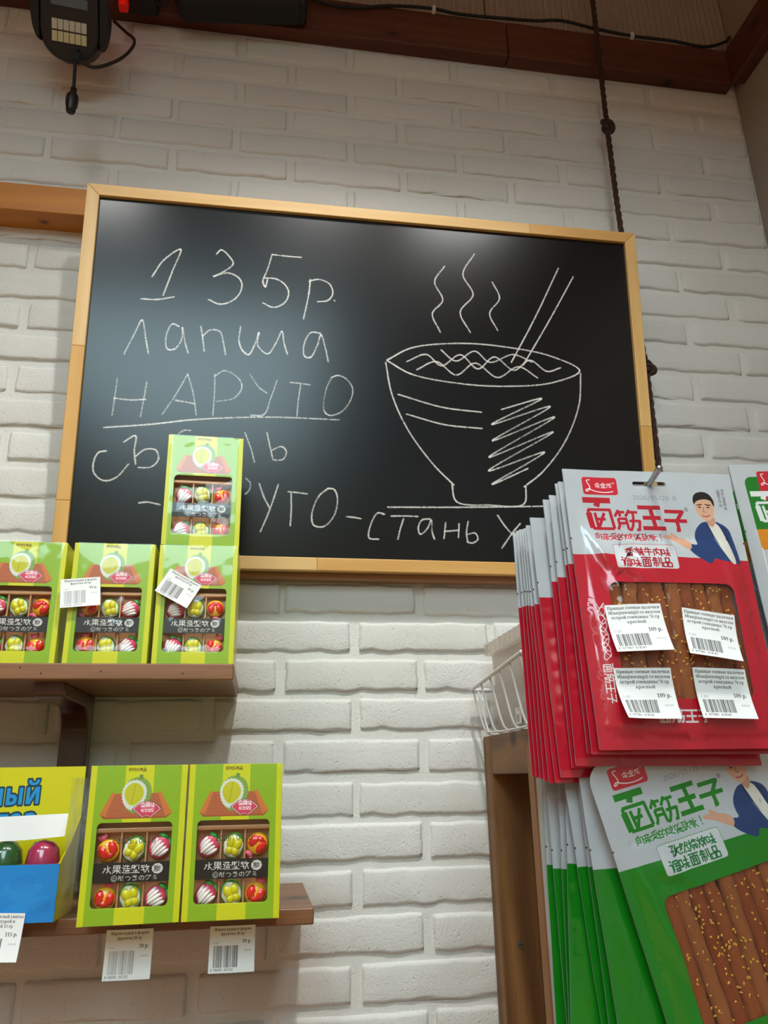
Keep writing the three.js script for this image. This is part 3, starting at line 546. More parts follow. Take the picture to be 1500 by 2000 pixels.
candyBox('the candy box beside the blue display box', 'green striped candy box standing next to the blue and yellow display box', [-0.1475, LS, 0.345], 0.05, PDM, { seed: 5, stamp: 0.003 });
candyBox('the candy box at the end of the lower shelf', 'green striped candy box nearest the bare end of the lower shelf', [-0.0275, LS, 0.343], 0, MDP, { seed: 6, stamp: 0.001 });
{
  const a = mesh('price_sticker', slipGeo(0.0555, 0.0435, (u, v) => 0.0035 + 0.004 * v * v + 0.003 * (1 - u)), CANDY(true), boxA); a.position.set(-0.0665 + 0.0245, 0.1035, 0.0005); a.position.x = -0.2665 + 0.2245; a.rotation.z = 0.11;
  const b = mesh('price_sticker', slipGeo(0.0545, 0.041, (u, v) => 0.0035 + 0.004 * v * v), CANDY(false), boxB); b.position.set(-0.127 + 0.1005, 0.1125, 0.0005); b.rotation.z = -0.5;
  shelfTag('price tag with a faded barcode under the candy box beside the display box', CANDY(true), -0.1535, 1.3465, 0.276, 0.0575, 0.0555, 0.0);
  shelfTag('price tag under the candy box nearest the bare shelf end', CANDY(false), -0.0255, 1.347, 0.276, 0.0575, 0.0525, 0.0);
}

// ------------------------------------------------------------------ blue and yellow display box
{
  const x1 = -0.2425, x0 = -0.452, t = thing('display_box', 'open yellow and blue candy display box with a tall printed header', 'display box', [0, LS, 0]);
  const card = std(0xd2c40a, 0.4, 0, { clearcoat: 0.3 });
  const [c, x] = canvas(1024, 900); x.fillStyle = '#d6cf0b'; x.fillRect(0, 0, 1024, 900);
  const word = (s, px, py, sz) => { x.font = `bold ${sz}px sans-serif`; x.lineJoin = 'round'; x.textAlign = 'right'; x.strokeStyle = '#123a52'; x.lineWidth = 26; x.strokeText(s, px, py); x.fillStyle = '#1b95d6'; x.fillText(s, px, py); };
  x.save(); x.transform(1, -0.03, 0, 1, 0, 20); x.scale(0.78, 1); word('Веселый', 960, 240, 200); word('унитаз', 945, 412, 210); x.restore();
  const head = new THREE.MeshPhysicalMaterial({ map: canvasTex(c), roughness: 0.4, clearcoat: 0.4 });
  const hg = boxGeo(x0, 0, 0.198, x1, 0.1835, 0.2, 0); { const p = hg.attributes.position, uv = hg.attributes.uv; for (let i = 0; i < p.count; i++) uv.setXY(i, (p.getX(i) - x0) / (x1 - x0), p.getY(i) / 0.1835); }
  mesh('header', hg, head, t);
  const [c2, y] = canvas(1024, 330); y.fillStyle = '#1b86d2'; y.fillRect(0, 0, 1024, 330); seedTo(3);
  for (let i = 0; i < 24; i++) { y.fillStyle = `rgba(${rnd() < 0.5 ? '60,160,225' : '18,110,190'},0.25)`; y.beginPath(); y.ellipse(rnd() * 1024, rnd() * 330, 60 + rnd() * 120, 20 + rnd() * 30, -0.3, 0, 7); y.fill(); }
  const lg = boxGeo(x0, 0, 0.298, x1, 0.0655, 0.3, 0); { const p = lg.attributes.position, uv = lg.attributes.uv; for (let i = 0; i < p.count; i++) uv.setXY(i, (p.getX(i) - x0) / (x1 - x0), p.getY(i) / 0.0655); }
  mesh('front_lip', lg, new THREE.MeshPhysicalMaterial({ map: canvasTex(c2), roughness: 0.35, clearcoat: 0.5 }), t);
  const sd = new THREE.Shape([[0, 0], [0.1, 0], [0.1, 0.0655], [0.045, 0.088], [0, 0.118]].map(([a, b]) => new THREE.Vector2(a, b)));
  for (const sx of [x1, x0 + 0.002]) { const g = new THREE.ExtrudeGeometry(sd, { depth: 0.0016, bevelEnabled: false }); g.rotateY(-Math.PI / 2); g.translate(sx, 0, 0.199); mesh('side_panel', g, card, t); }
  mesh('base', boxGeo(x0 + 0.002, 0.0005, 0.2, x1 - 0.002, 0.0025, 0.298, 0), card, t);
  const flap = new THREE.PlaneGeometry(0.2, 0.03, 12, 4); { const p = flap.attributes.position; for (let i = 0; i < p.count; i++) p.setZ(i, 0.004 * Math.sin(p.getX(i) * 40) * (p.getY(i) / 0.03 - 0.5)); flap.computeVertexNormals(); }
  const fm = mesh('paper_flap', flap, std(0xdededd, 0.6, 0, { side: THREE.DoubleSide }), t); fm.position.set(-0.345, 0.1065, 0.272); fm.rotation.set(-0.35, 0, 0.03);
  // clear wrap hanging off the side
  const wg = new THREE.PlaneGeometry(0.1, 0.16, 14, 20); { const p = wg.attributes.position; for (let i = 0; i < p.count; i++) { const a = p.getX(i), b = p.getY(i); p.setZ(i, 0.003 * N3(a * 60, b * 50, 3) + 0.0035 * N3(a * 25, b * 22, 8)); } wg.computeVertexNormals(); wg.rotateY(Math.PI / 2); wg.translate(x1 + 0.005, 0.088, 0.25); }
  mesh('clear_wrap', wg, MAT.film, t);
  const col = [[std(0xa02a50, 0.25, 0, { clearcoat: 1 }), 'raspberry pink'], [std(0x1f4d23, 0.3, 0, { clearcoat: 1 }), 'dark green'], [std(0x8c2444, 0.25, 0, { clearcoat: 1 }), 'dark crimson']];
  [[-0.272, 0, 'glossy raspberry pink round sweet in the yellow and blue display box'], [-0.318, 1, 'glossy dark green round sweet in the display box, next to a pink one'], [-0.364, 1, 'glossy dark green round sweet deeper along the display box'], [-0.412, 2, 'glossy dark crimson round sweet at the covered end of the display box']].forEach(([cx, k, lab]) => {
    const o = thing('round_sweet', lab, 'sweet', [cx, LS + 0.0025, 0.262], 'wrapped sweets in the display box');
    const lathe = new THREE.LatheGeometry([[0.0001, 0], [0.013, 0], [0.018, 0.012], [0.021, 0.04], [0.0215, 0.062], [0.019, 0.078], [0.012, 0.087], [0.0001, 0.09]].map(([a, b]) => new THREE.Vector2(a, b)), 24); mesh('body', lathe, col[k][0], o);
    mesh('rim', new THREE.TorusGeometry(0.0212, 0.0016, 8, 24).rotateX(Math.PI / 2).translate(0, 0.06, 0), col[k][0], o);
  });
  const tg = shelfTag('price tag stuck to the blue front of the display box', LOLLY(), -0.3055, LS - 0.013, 0.303, 0.0575, 0.052, -0.05);
}

// ------------------------------------------------------------------ wooden rack, wire basket and plastic tub
{
  const t = thing('wooden_rack', 'rough brown timber rack frame standing against the brick wall', 'rack', [0, 0, 0]);
  const W = (n, b, ax, o) => mesh(n, grainUV(boxGeo(...b, 0.003, 2), ax, 1.2, 0.3, o, o * 0.7), MAT.rack, t);
  W('post', [0.397, 0, 0.006, 0.462, 1.617, 0.052], 1, 0.1); W('post', [0.397, 0, 0.31, 0.462, 1.553, 0.36], 1, 0.3); W('post', [1.08, 0, 0.006, 1.145, 1.617, 0.052], 1, 0.5); W('post', [1.08, 0, 0.31, 1.145, 1.553, 0.36], 1, 0.7);
  W('side_rail', [0.397, 1.553, 0.0525, 0.462, 1.616, 0.36], 2, 0.2); W('side_rail', [1.08, 1.553, 0.0525, 1.145, 1.616, 0.36], 2, 0.6);
  W('cross_rail', [0.4625, 1.555, 0.01, 1.0795, 1.615, 0.05], 0, 0.4); W('cross_rail', [0.4625, 1.555, 0.315, 1.0795, 1.615, 0.355], 0, 0.8);
  for (const [y, z] of [[1.292, 0.052], [1.585, 0.052]]) { const s = new THREE.CylinderGeometry(0.0055, 0.0045, 0.002, 14); s.rotateX(Math.PI / 2); s.translate(0.428, y, z + 0.001); if (y < 1.5) { const m = mesh('screw', s, MAT.steel, t); mesh('slot', boxGeo(0.424, y - 0.0006, z + 0.0018, 0.432, y + 0.0006, z + 0.0024, 0), MAT.blackMatte, m); } }
}
{
  const t = thing('wire_basket', 'white wire basket resting on top of the timber rack', 'basket', [0.39, 1.617, 0.03]);
  const rim = [[-0.016, 0.08, 0], [-0.016, 0.104, 0.29], [0.3, 0.104, 0.29], [0.3, 0.08, 0]];
  const q = 0.0026, R = rim.map((a, i) => rodGeo(a, rim[(i + 1) % 4], q + 0.0006)); for (const a of rim) R.push(new THREE.SphereGeometry(q + 0.0006, 8, 6).translate(...a));
  mesh('rim', join(R), MAT.wire, t);
  for (let k = 0; k < 6; k++) { const z = 0.008 + k * 0.055, yy = 0.08 + z * 0.083; mesh('side_wire', tube([[-0.016, yy, z], [0.004, 0.009, z], [0.008, 0.0045, z], [0.05, 0.0035, z], [0.27, 0.0035, z], [0.28, 0.0045, z], [0.284, 0.009, z], [0.3, yy, z]], 0.002, 60, 6), MAT.wire, t); }
  for (let k = 0; k < 5; k++) { const x = 0.008 + k * 0.06; mesh('back_wire', tube([[x - 0.012, 0.08, 0], [x, 0.008, 0.012], [x, 0.006, 0.02], [x, 0.006, 0.27], [x, 0.009, 0.278], [x - 0.01, 0.104, 0.29]], 0.002, 50, 6), MAT.wire, t); }
  const b = thing('plastic_tub', 'frosted plastic tub with a ribbed lid inside the white wire basket', 'tub', [0.41, 1.6265, 0.05]);
  const fr = new THREE.MeshPhysicalMaterial({ color: 0xe9e2db, transmission: 0.75, thickness: 0, roughness: 0.35, ior: 1.4 });
  const body = join([boxGeo(0, 0, 0, 0.002, 0.128, 0.25, 0), boxGeo(0.2, 0, 0, 0.202, 0.128, 0.25, 0), boxGeo(0.002, 0, 0, 0.2, 0.128, 0.002, 0), boxGeo(0.002, 0, 0.248, 0.2, 0.128, 0.25, 0), boxGeo(0.002, 0, 0.002, 0.2, 0.002, 0.248, 0)]);
  { const p = body.attributes.position; for (let i = 0; i < p.count; i++) { const k = 1 - 0.06 * (1 - p.getY(i) / 0.128); p.setX(i, 0.101 + (p.getX(i) - 0.101) * k); } body.computeVertexNormals(); }
  mesh('body', body, fr, b);
  const lid = mesh('lid', boxGeo(-0.012, 0.1285, -0.008, 0.214, 0.15, 0.26, 0.003), fr, b);
  for (let k = 0; k < 9; k++) mesh('lid_rib', boxGeo(-0.0145, 0.13, 0.004 + k * 0.028, -0.0115, 0.149, 0.0075 + k * 0.028, 0.0008), fr, lid);
  mesh('label', slipGeo(0.03, 0.026, () => 0).rotateY(-Math.PI / 2).translate(0.004, 0.016, 0.115), labelTex(['Мармелад', 'ассорти'], '75', '4 6070', false), b);
  const pk = single('pink_packet', boxGeo(0.43, 1.632, 0.12, 0.59, 1.75, 0.27, 0.03, 4), std(0xb37a82, 0.5), 'pink packet seen through the frosted plastic tub', 'packet');
}

// ------------------------------------------------------------------ peg panel with hooks
const panelT = thing('display_stand', 'white display stand with a brown edge carrying the snack bag hooks', 'stand', [0, 0, 0]);
{ const s = new THREE.Shape([[0.2835, 0.05], [1.12, 0.05], [1.12, 1.79], [0.315, 1.79], [0.315, 1.58], [0.2835, 1.58]].map(([a, b]) => new THREE.Vector2(a, b))); mesh('board', new THREE.ExtrudeGeometry(s, { depth: 0.015, bevelEnabled: false }).translate(0, 0, 0.585), std(0xd5cfc6, 0.5), panelT); }
mesh('edge_band', boxGeo(0.2815, 0.05, 0.5845, 0.2835, 1.58, 0.6005, 0), std(0x9a6a42, 0.5), panelT);
mesh('foot', boxGeo(0.30, 0, 0.44, 0.36, 0.05, 0.74, 0.004), std(0xd5cfc6, 0.5), panelT);
mesh('foot', boxGeo(1.03, 0, 0.44, 1.09, 0.05, 0.74, 0.004), std(0xd5cfc6, 0.5), panelT);
function hook(label, x, y0, y1, z1) {
  const t = thing('display_hook', label, 'hook', [x, y0, 0.6]);
  mesh('prong', rodGeo([0, 0, 0], [0, y1 - y0, z1 - 0.6], 0.0031, 14), MAT.steel, t);
  mesh('tip', new THREE.SphereGeometry(0.0033, 14, 10).translate(0, y1 - y0, z1 - 0.6), MAT.steel, t);
  mesh('back_plate', boxGeo(-0.014, -0.018, 0, 0.014, 0.018, 0.003, 0.001), MAT.steel, t);
}

// ------------------------------------------------------------------ snack bags
const SW = 0.178, SH = 0.27;
const SWIN = { x0: 0.029, x1: 0.154, y0: 0.119, y1: 0.227, r: 0.008 };
function manPrint(x, ox, oy, k) { // a presenter in a navy jacket, one palm held out
  x.save(); x.translate(ox, oy); x.scale(k, k);
  curve(x, [[0, 96], [-26, 110], [-60, 150], [-68, 200], [-62, 235], [-108, 222], [-122, 246], [-96, 286], [-30, 330], [-6, 336], [10, 300], [60, 320], [150, 332], [158, 330], [140, 180], [128, 128], [74, 96]], '#1d3a6e');
  curve(x, [[10, 100], [20, 150], [56, 240], [100, 336], [132, 336], [118, 250], [96, 160], [70, 98]], '#dcd8cd');
  poly(x, [[16, 92], [6, 120], [30, 175], [60, 240]], '#16305c'); poly(x, [[70, 92], [84, 120], [96, 160], [116, 245], [128, 230], [112, 130]], '#16305c');
  curve(x, [[12, 70], [16, 104], [42, 134], [66, 100], [66, 66]], '#c99478');
  curve(x, [[-30, -10], [-34, 24], [-22, 58], [4, 88], [30, 92], [54, 80], [70, 44], [74, 6], [60, -34], [20, -48], [-16, -40]], '#d9a88c');
  curve(x, [[-36, 6], [-40, -34], [-22, -66], [20, -78], [58, -66], [80, -28], [78, 14], [68, -4], [62, -26], [30, -34], [-8, -28], [-28, -14]], '#17120f');
  x.strokeStyle = '#2a1c16'; x.lineWidth = 6; x.lineCap = 'round';
  for (const [a, b, c, d] of [[-18, 2, 6, -2], [28, -2, 54, 2]]) { x.beginPath(); x.moveTo(a, b); x.lineTo(c, d); x.stroke(); }
  x.fillStyle = '#2a1c16'; x.beginPath(); x.ellipse(-6, 14, 8, 4, 0, 0, 7); x.fill(); x.beginPath(); x.ellipse(40, 14, 8, 4, 0, 0, 7); x.fill();
  x.strokeStyle = '#b57f66'; x.lineWidth = 5; x.beginPath(); x.moveTo(16, 14); x.lineTo(10, 40); x.lineTo(24, 42); x.stroke();
  x.strokeStyle = '#b0504a'; x.lineWidth = 6; x.beginPath(); x.moveTo(2, 62); x.quadraticCurveTo(20, 72, 40, 60); x.stroke();
  curve(x, [[-100, 214], [-128, 196], [-170, 186], [-214, 176], [-252, 184], [-236, 196], [-200, 208], [-176, 222], [-136, 250], [-112, 262], [-96, 240]], '#d9a184');
  poly(x, [[-190, 188], [-204, 166], [-192, 162], [-160, 186]], '#d9a184');
  x.restore();
}
function bagPrint(main, dark, flavour, third) {
  const k = 5.6, Wp = Math.round(SW * 1000 * k), Hp = Math.round(SH * 1000 * k), [c, x] = canvas(Wp, Hp), q = (v) => v * k;
  x.fillStyle = '#c0c4c8'; x.fillRect(0, 0, Wp, Hp);
  if (third) {
    x.fillStyle = '#c4c7ca'; x.fillRect(0, 0, Wp, Hp); x.fillStyle = '#cfd2d4'; rrect(x, q(14), q(14), q(150), q(110), q(8)); x.fill();
    x.save(); rrect(x, q(14), q(14), q(150), q(230), q(8)); x.clip(); x.fillStyle = '#0f7a1e'; x.fillRect(0, 0, Wp, q(72)); x.fillStyle = '#e08a12'; x.fillRect(0, q(72), Wp, q(22)); x.fillStyle = '#c4c7ca'; x.fillRect(0, q(94), Wp, Hp); x.restore();
    x.strokeStyle = '#f2f2f0'; x.lineWidth = q(1.2); x.beginPath(); x.moveTo(q(14.5), q(92)); x.lineTo(q(14.5), q(116)); x.arcTo(q(14.5), q(126), q(30), q(126), q(9)); x.lineTo(q(160), q(126)); x.stroke();
  } else {
    x.fillStyle = main; poly(x, [[0, q(90)], [Wp, q(94)], [Wp, Hp], [0, Hp]], main);
  }
  // maker's badge
  const bx = third ? 30 : 19, by = third ? 8 : 8;
  x.fillStyle = '#cf1f33'; rrect(x, q(bx), q(by), q(36), q(third ? 32 : 19), q(3)); x.fill();
  x.strokeStyle = '#f4f0ee'; x.lineWidth = q(1); x.lineCap = 'round'; x.beginPath(); x.moveTo(q(bx + 8), q(by + 3)); x.bezierCurveTo(q(bx - 1), q(by + 2), q(bx + 13), q(by + 11), q(bx + 5), q(by + 15)); x.bezierCurveTo(q(bx + 1), q(by + 17), q(bx + 4), q(by + 10), q(bx + 9), q(by + 14)); x.quadraticCurveTo(q(bx + 20), q(by + 18), q(bx + 31), q(by + 15)); x.stroke();
  glyphs(x, '余金龙', q(bx + 13), q(by + 6), q(5.2), { lw: 0.12, color: '#f4f0ee', gap: 1.15 });
  x.fillStyle = '#f4f0ee'; x.font = `${q(3)}px sans-serif`; x.textAlign = 'left'; x.fillText('®', q(bx + 31), q(by + 7));
  const ink = third ? '#e9ecea' : main;
  const bold = (s, px, py, sz, a, sk, w = 0.17) => glyphs(x, s, q(px), q(py), q(sz), { lw: w, color: ink, aspect: a, skew: sk, cap: 'butt' });
  bold('靣', 17, 33, 30, 0.95, -0.12, 0.1); bold('靤', 17, 33, 30, 0.95, -0.12, 0.2); bold('筋', 47, 43, 21, 1.15, -0.12, 0.13); bold('王', 72, 37, 25, 0.95, -0.12); bold('子', 97, 41, 22, 1.1, -0.1);
  x.strokeStyle = '#444'; x.fillStyle = '#444'; x.font = `${q(6)}px sans-serif`; x.fillText('®', q(121), q(43));
  x.font = `${q(6.4)}px monospace`; x.fillStyle = '#8d9094'; x.fillText('2026/05/20 B', q(69), q(31.5));
  if (!third) {
    glyphs(x, '向亲爱的吃货致敬!', q(24), q(68), q(7.2), { lw: 0.12, color: main, gap: 1.1, jitter: 0.08 });
    manPrint(x, q(140), q(35), 1.06 * k / 5.6);
    x.fillStyle = '#d3d5d8'; rrect(x, q(40), q(80), q(63), q(25), q(3)); x.fill(); x.strokeStyle = main; x.lineWidth = q(0.35); x.stroke();
    glyphs(x, flavour, q(52), q(83.5), q(8), { lw: 0.14, color: dark, gap: 1.12 }); glyphs(x, '调味面制品', q(45), q(94), q(9), { lw: 0.14, color: dark, gap: 1.16 });
    glyphs(x, '品面王子龙', q(160), q(18), q(3.4), { lw: 0.1, color: '#555', vertical: true, gap: 1.15 }); glyphs(x, '亲的味面制品', q(165), q(17), q(3.2), { lw: 0.1, color: '#555', vertical: true, gap: 1.2 });
    glyphs(x, '面筋王子', q(58), q(236), q(11), { lw: 0.16, color: '#dcd9d6', gap: 1.15 });
    if (flavour[0] === '香') { x.save(); x.translate(q(17), q(140)); x.rotate(Math.PI / 2); x.strokeStyle = '#e6e2e0'; x.lineWidth = q(0.7); x.beginPath(); for (let i = 0; i < 160; i++) { const s = i / 160; x.lineTo(q(s * 52 + 3.2 * Math.sin(i * 0.55)), q(-1 + 3.4 * Math.cos(i * 0.42))); } x.stroke(); glyphs(x, '面筋王子', q(56), q(-4), q(8), { lw: 0.12, color: '#e6e2e0', gap: 1.1 }); x.restore(); }
  }
  // tear notches
  x.fillStyle = '#2a2a2c'; x.fillRect(0, q(73), q(1.2), q(1.8)); x.fillRect(Wp - q(1.2), q(75), q(1.2), q(1.8));
  return new THREE.MeshPhysicalMaterial({ map: canvasTex(c), roughness: 0.28, clearcoat: 1, clearcoatRoughness: 0.06, side: THREE.DoubleSide });
}
const BAG = { red: bagPrint('#bd1229', '#ad1026', '香辣牛肉味'), green: bagPrint('#0c8012', '#0c7534', '孜然烧烤味'), mixed: bagPrint('#0f7a1e', '#0f7a1e', '', true), silver: std(0xbfc2c5, 0.32, 0.5, { side: THREE.DoubleSide }) };
const bagFilm = new THREE.MeshPhysicalMaterial({ color: 0xffffff, transmission: 1, thickness: 0, roughness: 0.1, ior: 1.5 });
// cuts an outline (x centred, y from 0 down to -SH) and lays it over the relief f, normals from its slope
function sheet(shape, f, edge) {
  let g = new THREE.ShapeGeometry(shape, 10); g = new TessellateModifier(edge, 9).modify(g);
  const p = g.attributes.position, n = new Float32Array(p.count * 3), uv = new Float32Array(p.count * 2), e = 0.0006;
  for (let i = 0; i < p.count; i++) {
    const X = p.getX(i), Y = p.getY(i); p.setZ(i, f(X, Y));
    const gx = (f(X + e, Y) - f(X - e, Y)) / (2 * e), gy = (f(X, Y + e) - f(X, Y - e)) / (2 * e), l = 1 / Math.hypot(gx, gy, 1);
    n[3 * i] = -gx * l; n[3 * i + 1] = -gy * l; n[3 * i + 2] = l; uv[2 * i] = X / SW + 0.5; uv[2 * i + 1] = 1 + Y / SH;
  }
  g.setAttribute('normal', new THREE.BufferAttribute(n, 3)); g.setAttribute('uv', new THREE.BufferAttribute(uv, 2)); return g;
}
function bagOutline(r, win) {
  const hw = SW / 2, s = roundRectPath(THREE.Shape, -hw, -SH, hw, 0, 0.001);
  const o = new THREE.Shape(); o.moveTo(-hw + 0.001, -SH); o.lineTo(hw - 0.001, -SH); o.lineTo(hw, -SH + 0.001); o.lineTo(hw, -r); if (r > 0.002) o.absarc(hw - r, -r, r, 0, Math.PI / 2); else o.lineTo(hw, 0); o.lineTo(-hw + r, 0); if (r > 0.002) o.absarc(-hw + r, -r, r, Math.PI / 2, Math.PI); else o.lineTo(-hw, 0); o.lineTo(-hw, -SH + 0.001); o.closePath();
  o.holes.push(roundRectPath(THREE.Path, -0.0175, -0.0165, 0.0175, -0.0115, 0.0024));
  if (win) o.holes.push(roundRectPath(THREE.Path, SWIN.x0 - hw, -SWIN.y1, SWIN.x1 - hw, -SWIN.y0, SWIN.r));
  return o;
}
function relief(seed, thick, sign, ridges = [], crinkle = false) {
  return (X, Y) => {
    const u = clamp(X / SW + 0.5, 0, 1), v = clamp(-Y / SH, 0, 1), w = clamp((v - 0.27) / 0.69, 0, 1);
    const ux = clamp((u - 0.05) / 0.9, 0, 1);
    let z = sign * thick * Math.pow(Math.sin(Math.PI * ux), 0.55) * Math.pow(Math.sin(Math.PI * w), 0.5);
    z += 0.0016 * N3(u * 2.2, v * 2.6, seed) + 0.0006 * N3(u * 7, v * 8, seed + 4);
    z += 0.004 * (u - 0.5) * Math.sin(v * 3 + seed);
    for (const [ru, rv, a, len, wd, hgt] of ridges) { const dx = (u - ru) * SW, dy = (v - rv) * SH, c = Math.cos(a), s = Math.sin(a), p = dx * c + dy * s, q = -dx * s + dy * c; z += hgt * Math.exp(-(p * p) / (len * len) - (q * q) / (wd * wd)); }
    if (crinkle) { const m = Math.exp(-Math.pow((u - 0.27) / 0.15, 2) - Math.pow((v - 0.38) / 0.1, 2)); z += m * (0.0024 * Math.sin((u * 9 - v * 16) * 3 + 3 * N3(u * 6, v * 6, 2)) * 0.5 + 0.002 * N3(u * 13, v * 11, 8)); }
    return z;
  };
}
const stickMats = [0xcc6a30, 0xbf5c26, 0xd27a3e].map((c, i) => std(c, 0.42, 0, { clearcoat: 0.4, bumpMap: plasterBump, bumpScale: 0.0025 }));
const stickGeos = [1, 2, 3].map((s) => {
  const g = new RoundedBoxGeometry(0.0138, 0.112, 0.0055, 3, 0.0022), p = g.attributes.position;
  const bx = new THREE.BoxGeometry(0.0152, 0.112, 0.0055, 4, 26, 2), q = bx.attributes.position;
  for (let i = 0; i < q.count; i++) { const x = q.getX(i), y = q.getY(i), z = q.getZ(i); const rx = Math.abs(x) > 0.006 && Math.abs(z) > 0.002 ? 0.8 : 1; q.setXYZ(i, x * rx + N3(y * 70, s, 1) * 0.0016, y, z * rx + N3(x * 260, y * 90, s) * 0.0014); }
  const m = mergeVertices(bx, 1e-6); m.computeVertexNormals(); return m;
});
function snackBag(kind, label, [x, y, z], ang, o = {}) {
  const t = thing('snack_bag', label, 'snack bag', [x, y, z], o.group); t.rotation.z = ang; if (o.rx) t.rotation.x = o.rx; if (o.sy) t.scale.y = o.sy;
  const full = o.full, r = o.r || 0.0015, th = o.thick || 0.0035;
  const f = relief(o.seed || 1, th, 1, o.ridges, full), bk = relief(o.seed || 1, th * 0.35, -1);
  const back = (X, Y) => bk(X, Y) - 0.0012;
  mesh('front_film', sheet(bagOutline(r, full), f, full ? 0.006 : 0.014), BAG[kind], t);
  mesh('back_film', sheet(bagOutline(r, false), back, full ? 0.012 : 0.016), BAG.silver, t);
  if (full) {
    const hw = SW / 2, wf = sheet(roundRectPath(THREE.Shape, SWIN.x0 - hw, -SWIN.y1, SWIN.x1 - hw, -SWIN.y0, SWIN.r), (X, Y) => f(X, Y) + 0.0008 * N3(X * 60, Y * 40, 2) + 0.0004 * N3(X * 150, Y * 120, 5), 0.0045);
    mesh('window_film', wf, bagFilm, t);
    seedTo(o.seed * 11);
    for (let i = 0; i < 9; i++) {
      const X = SWIN.x0 - hw + 0.0055 + i * 0.0143, Y = -(SWIN.y0 + SWIN.y1) / 2;
      const m = mesh('wheat_stick', stickGeos[i % 3], stickMats[(i * 2) % 3], t); m.position.set(X, Y + rr(-0.002, 0.002), f(X, Y) - 0.0062); m.rotation.z = rr(-0.03, 0.03); if (i % 2) m.rotation.x = Math.PI;
    }
    const seeds = [];
    for (let i = 0; i < 230; i++) { const g = new THREE.SphereGeometry(0.0011, 6, 4); g.scale(rr(0.7, 1.1), rr(1, 1.6), 0.5); g.rotateZ(rr(0, 3)); const X = rr(SWIN.x0 + 0.003, SWIN.x1 - 0.003) - hw, Y = -rr(SWIN.y0 + 0.003, SWIN.y1 - 0.003); g.translate(X, Y, f(X, Y) - 0.0026); seeds.push(g); }
    mesh('sesame_seeds', mergeGeometries(seeds), std(0xe0a23a, 0.4), t).userData.kind = 'stuff';
    mesh('inner_tray', sheet(roundRectPath(THREE.Shape, SWIN.x0 - hw - 0.008, -SWIN.y1 - 0.006, SWIN.x1 - hw + 0.008, -SWIN.y0 + 0.006, 0.004), (X, Y) => f(X, Y) - 0.0098, 0.02), stickMats[0], t);
  }
  return t;
}
const ORD = ['', 'first', 'second', 'third', 'fourth', 'fifth', 'sixth', 'seventh', 'eighth', 'ninth', 'tenth', 'eleventh'];
// red stack: [left edge x, top y, z, degrees]
{
  hook('steel display hook carrying the red snack bags', 0.378, 1.782, 1.832, 0.76);
  const L = [[0.2892, 1.8387, 0.735, -0.6], [0.2877, 1.8288, 0.7253, -1], [0.2877, 1.8298, 0.7155, -0.9], [0.2838, 1.8199, 0.7058, -1.6], [0.28, 1.8182, 0.6961, -0.6], [0.2686, 1.802, 0.6864, 0.2], [0.2679, 1.7975, 0.6766, -0.26], [0.2689, 1.7975, 0.6669, -1.16], [0.27, 1.7992, 0.6572, -1.74], [0.2716, 1.8012, 0.6475, -2.45], [0.2726, 1.8025, 0.6377, -3], [0.2735, 1.8038, 0.628, -3.5]];
  const R = [[0.14, 0.30, 1.1, 0.03, 0.006, 0.002], [0.2, 0.42, 1.25, 0.05, 0.005, 0.002], [0.1, 0.7, 1.5, 0.06, 0.006, 0.0015], [0.9, 0.5, 1.45, 0.07, 0.007, 0.002], [0.3, 0.94, 0.1, 0.05, 0.004, 0.001]];
  L.forEach(([x0, y, z, d0], i) => {
    const d = Math.max(d0 + 0.6, -0.8), x = x0 - 0.0022 * Math.max(0, d - d0 - 0.6) , a = d * Math.PI / 180;
    const b = snackBag('red', i ? `red and white snack bag, ${ORD[i]} behind the one with price stickers` : 'red and white snack bag with four price stickers over its window', [x + SW / 2 * Math.cos(a), y + SW / 2 * Math.sin(a), z], a, { seed: i + 1, full: !i, thick: i ? 0.0028 : 0.0075, rx: -0.07, sy: i > 4 ? 0.945 : i ? 0.975 : 1, ridges: i ? undefined : R, group: i ? 'red snack bags hanging behind the labelled one' : undefined });
    if (!i) for (const [cx, cy, rz, dog] of [[0.3417, 1.6747, 0.03, 0], [0.4125, 1.669, -0.12, 0], [0.3405, 1.6155, 0.0, 1], [0.4145, 1.6155, -0.02, 0]]) {
      b.updateMatrixWorld(true); const lp = b.worldToLocal(new THREE.Vector3(cx - 0.004, cy + 0.001, 0.753)), f = relief(1, 0.0075, 1, R, true);
      const s = mesh('price_sticker', slipGeo(0.0535, 0.0455, (u, v) => f(lp.x + (u - 0.5) * 0.0535, lp.y - (v - 0.5) * 0.0455) + 0.0012 + 0.009 * Math.pow(v, 2.2) + (dog ? 0.012 * Math.pow(clamp((v - u) * 1.1 - 0.3, 0, 1), 1.5) : 0)), STICK(), b); s.position.set(lp.x, lp.y, 0); s.rotation.z = rz;
    }
  });
}
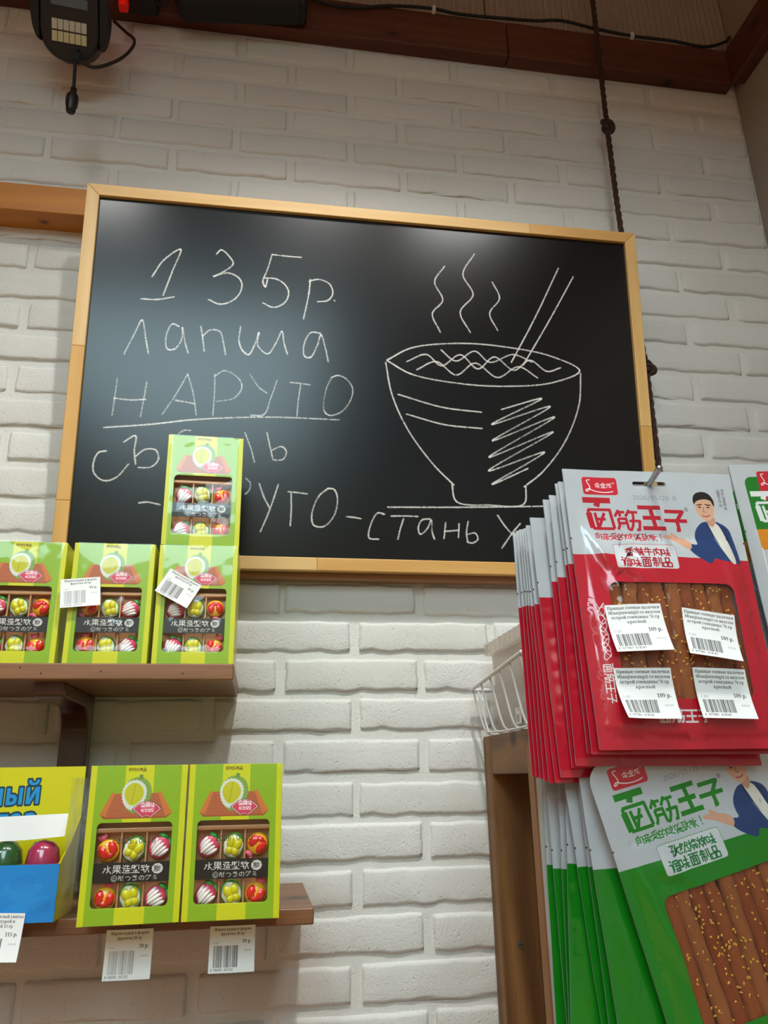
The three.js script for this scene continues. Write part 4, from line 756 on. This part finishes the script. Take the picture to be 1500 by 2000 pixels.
// green stack
{
  hook('steel display hook carrying the green snack bags', 0.375, 1.512, 1.54, 0.706);
  const L = [[0.2796, 1.4678, 0.6270, -1.5], [0.2805, 1.4658, 0.6405, 0.16], [0.2836, 1.4668, 0.6530, -2.2], [0.2845, 1.4727, 0.6655, -3.5], [0.2898, 1.4703, 0.6778, 4.8], [0.2961, 1.4712, 0.6900, 2.66], [0.2956, 1.4700, 0.7020, 4]];
  L.forEach(([x, yw, z, d], i) => { // x, yw: where the white ends on the left edge
    const a = d * Math.PI / 180, c = Math.cos(a), s = Math.sin(a), dx = -SW / 2, dy = -0.09;
    snackBag('green', `green and white snack bag, ${ORD[7 - i]} behind the one showing brown sticks`, [x - (dx * c - dy * s), yw - (dx * s + dy * c), z], a, { seed: 20 + i, thick: 0.0035, r: 0.012, group: 'green snack bags hanging behind the front one' });
  });
  const R = [[0.12, 0.42, 1.4, 0.03, 0.006, 0.0018], [0.14, 0.55, 1.3, 0.04, 0.005, 0.0018], [0.2, 0.7, 1.2, 0.05, 0.005, 0.0015], [0.25, 0.62, 0.9, 0.02, 0.004, 0.001]];
  const a = 14 * Math.PI / 180, c = Math.cos(a), s = Math.sin(a), dx = -SW / 2, dy = -0.09, x = 0.3114, y = 1.4694;
  snackBag('green', 'front green and white snack bag with rounded corners and brown sticks in its window', [x - (dx * c - dy * s), y - (dx * s + dy * c), 0.716], a, { seed: 41, full: true, thick: 0.0075, r: 0.02, ridges: R });
}
// neighbouring hooks at the side wall end
{
  hook('steel display hook carrying the silver and green snack bags', 0.575, 1.79, 1.842, 0.745);
  [[0.478, 1.8555, 0.722, 4], [0.4755, 1.849, 0.7, 3.6], [0.474, 1.845, 0.68, 3]].forEach(([x, y, z, d], i) => {
    const a = d * Math.PI / 180;
    snackBag('mixed', i ? `silver snack bag, ${ORD[i]} behind the one with the orange stripe` : 'silver snack bag with a green and orange panel hanging beside the red bags', [x + SW / 2 * Math.cos(a), y + SW / 2 * Math.sin(a), z], a, { seed: 60 + i, thick: 0.005, group: i ? 'silver snack bags hanging behind the front one' : undefined });
  });
  hook('steel display hook low on the panel, carrying a lone silver bag', 0.57, 1.515, 1.55, 0.73);
  snackBag('mixed', 'silver snack bag hanging low beside the green bags', [0.545, 1.562, 0.69], 0.05, { seed: 71, thick: 0.005 });
}

renderer.render(scene, camera);
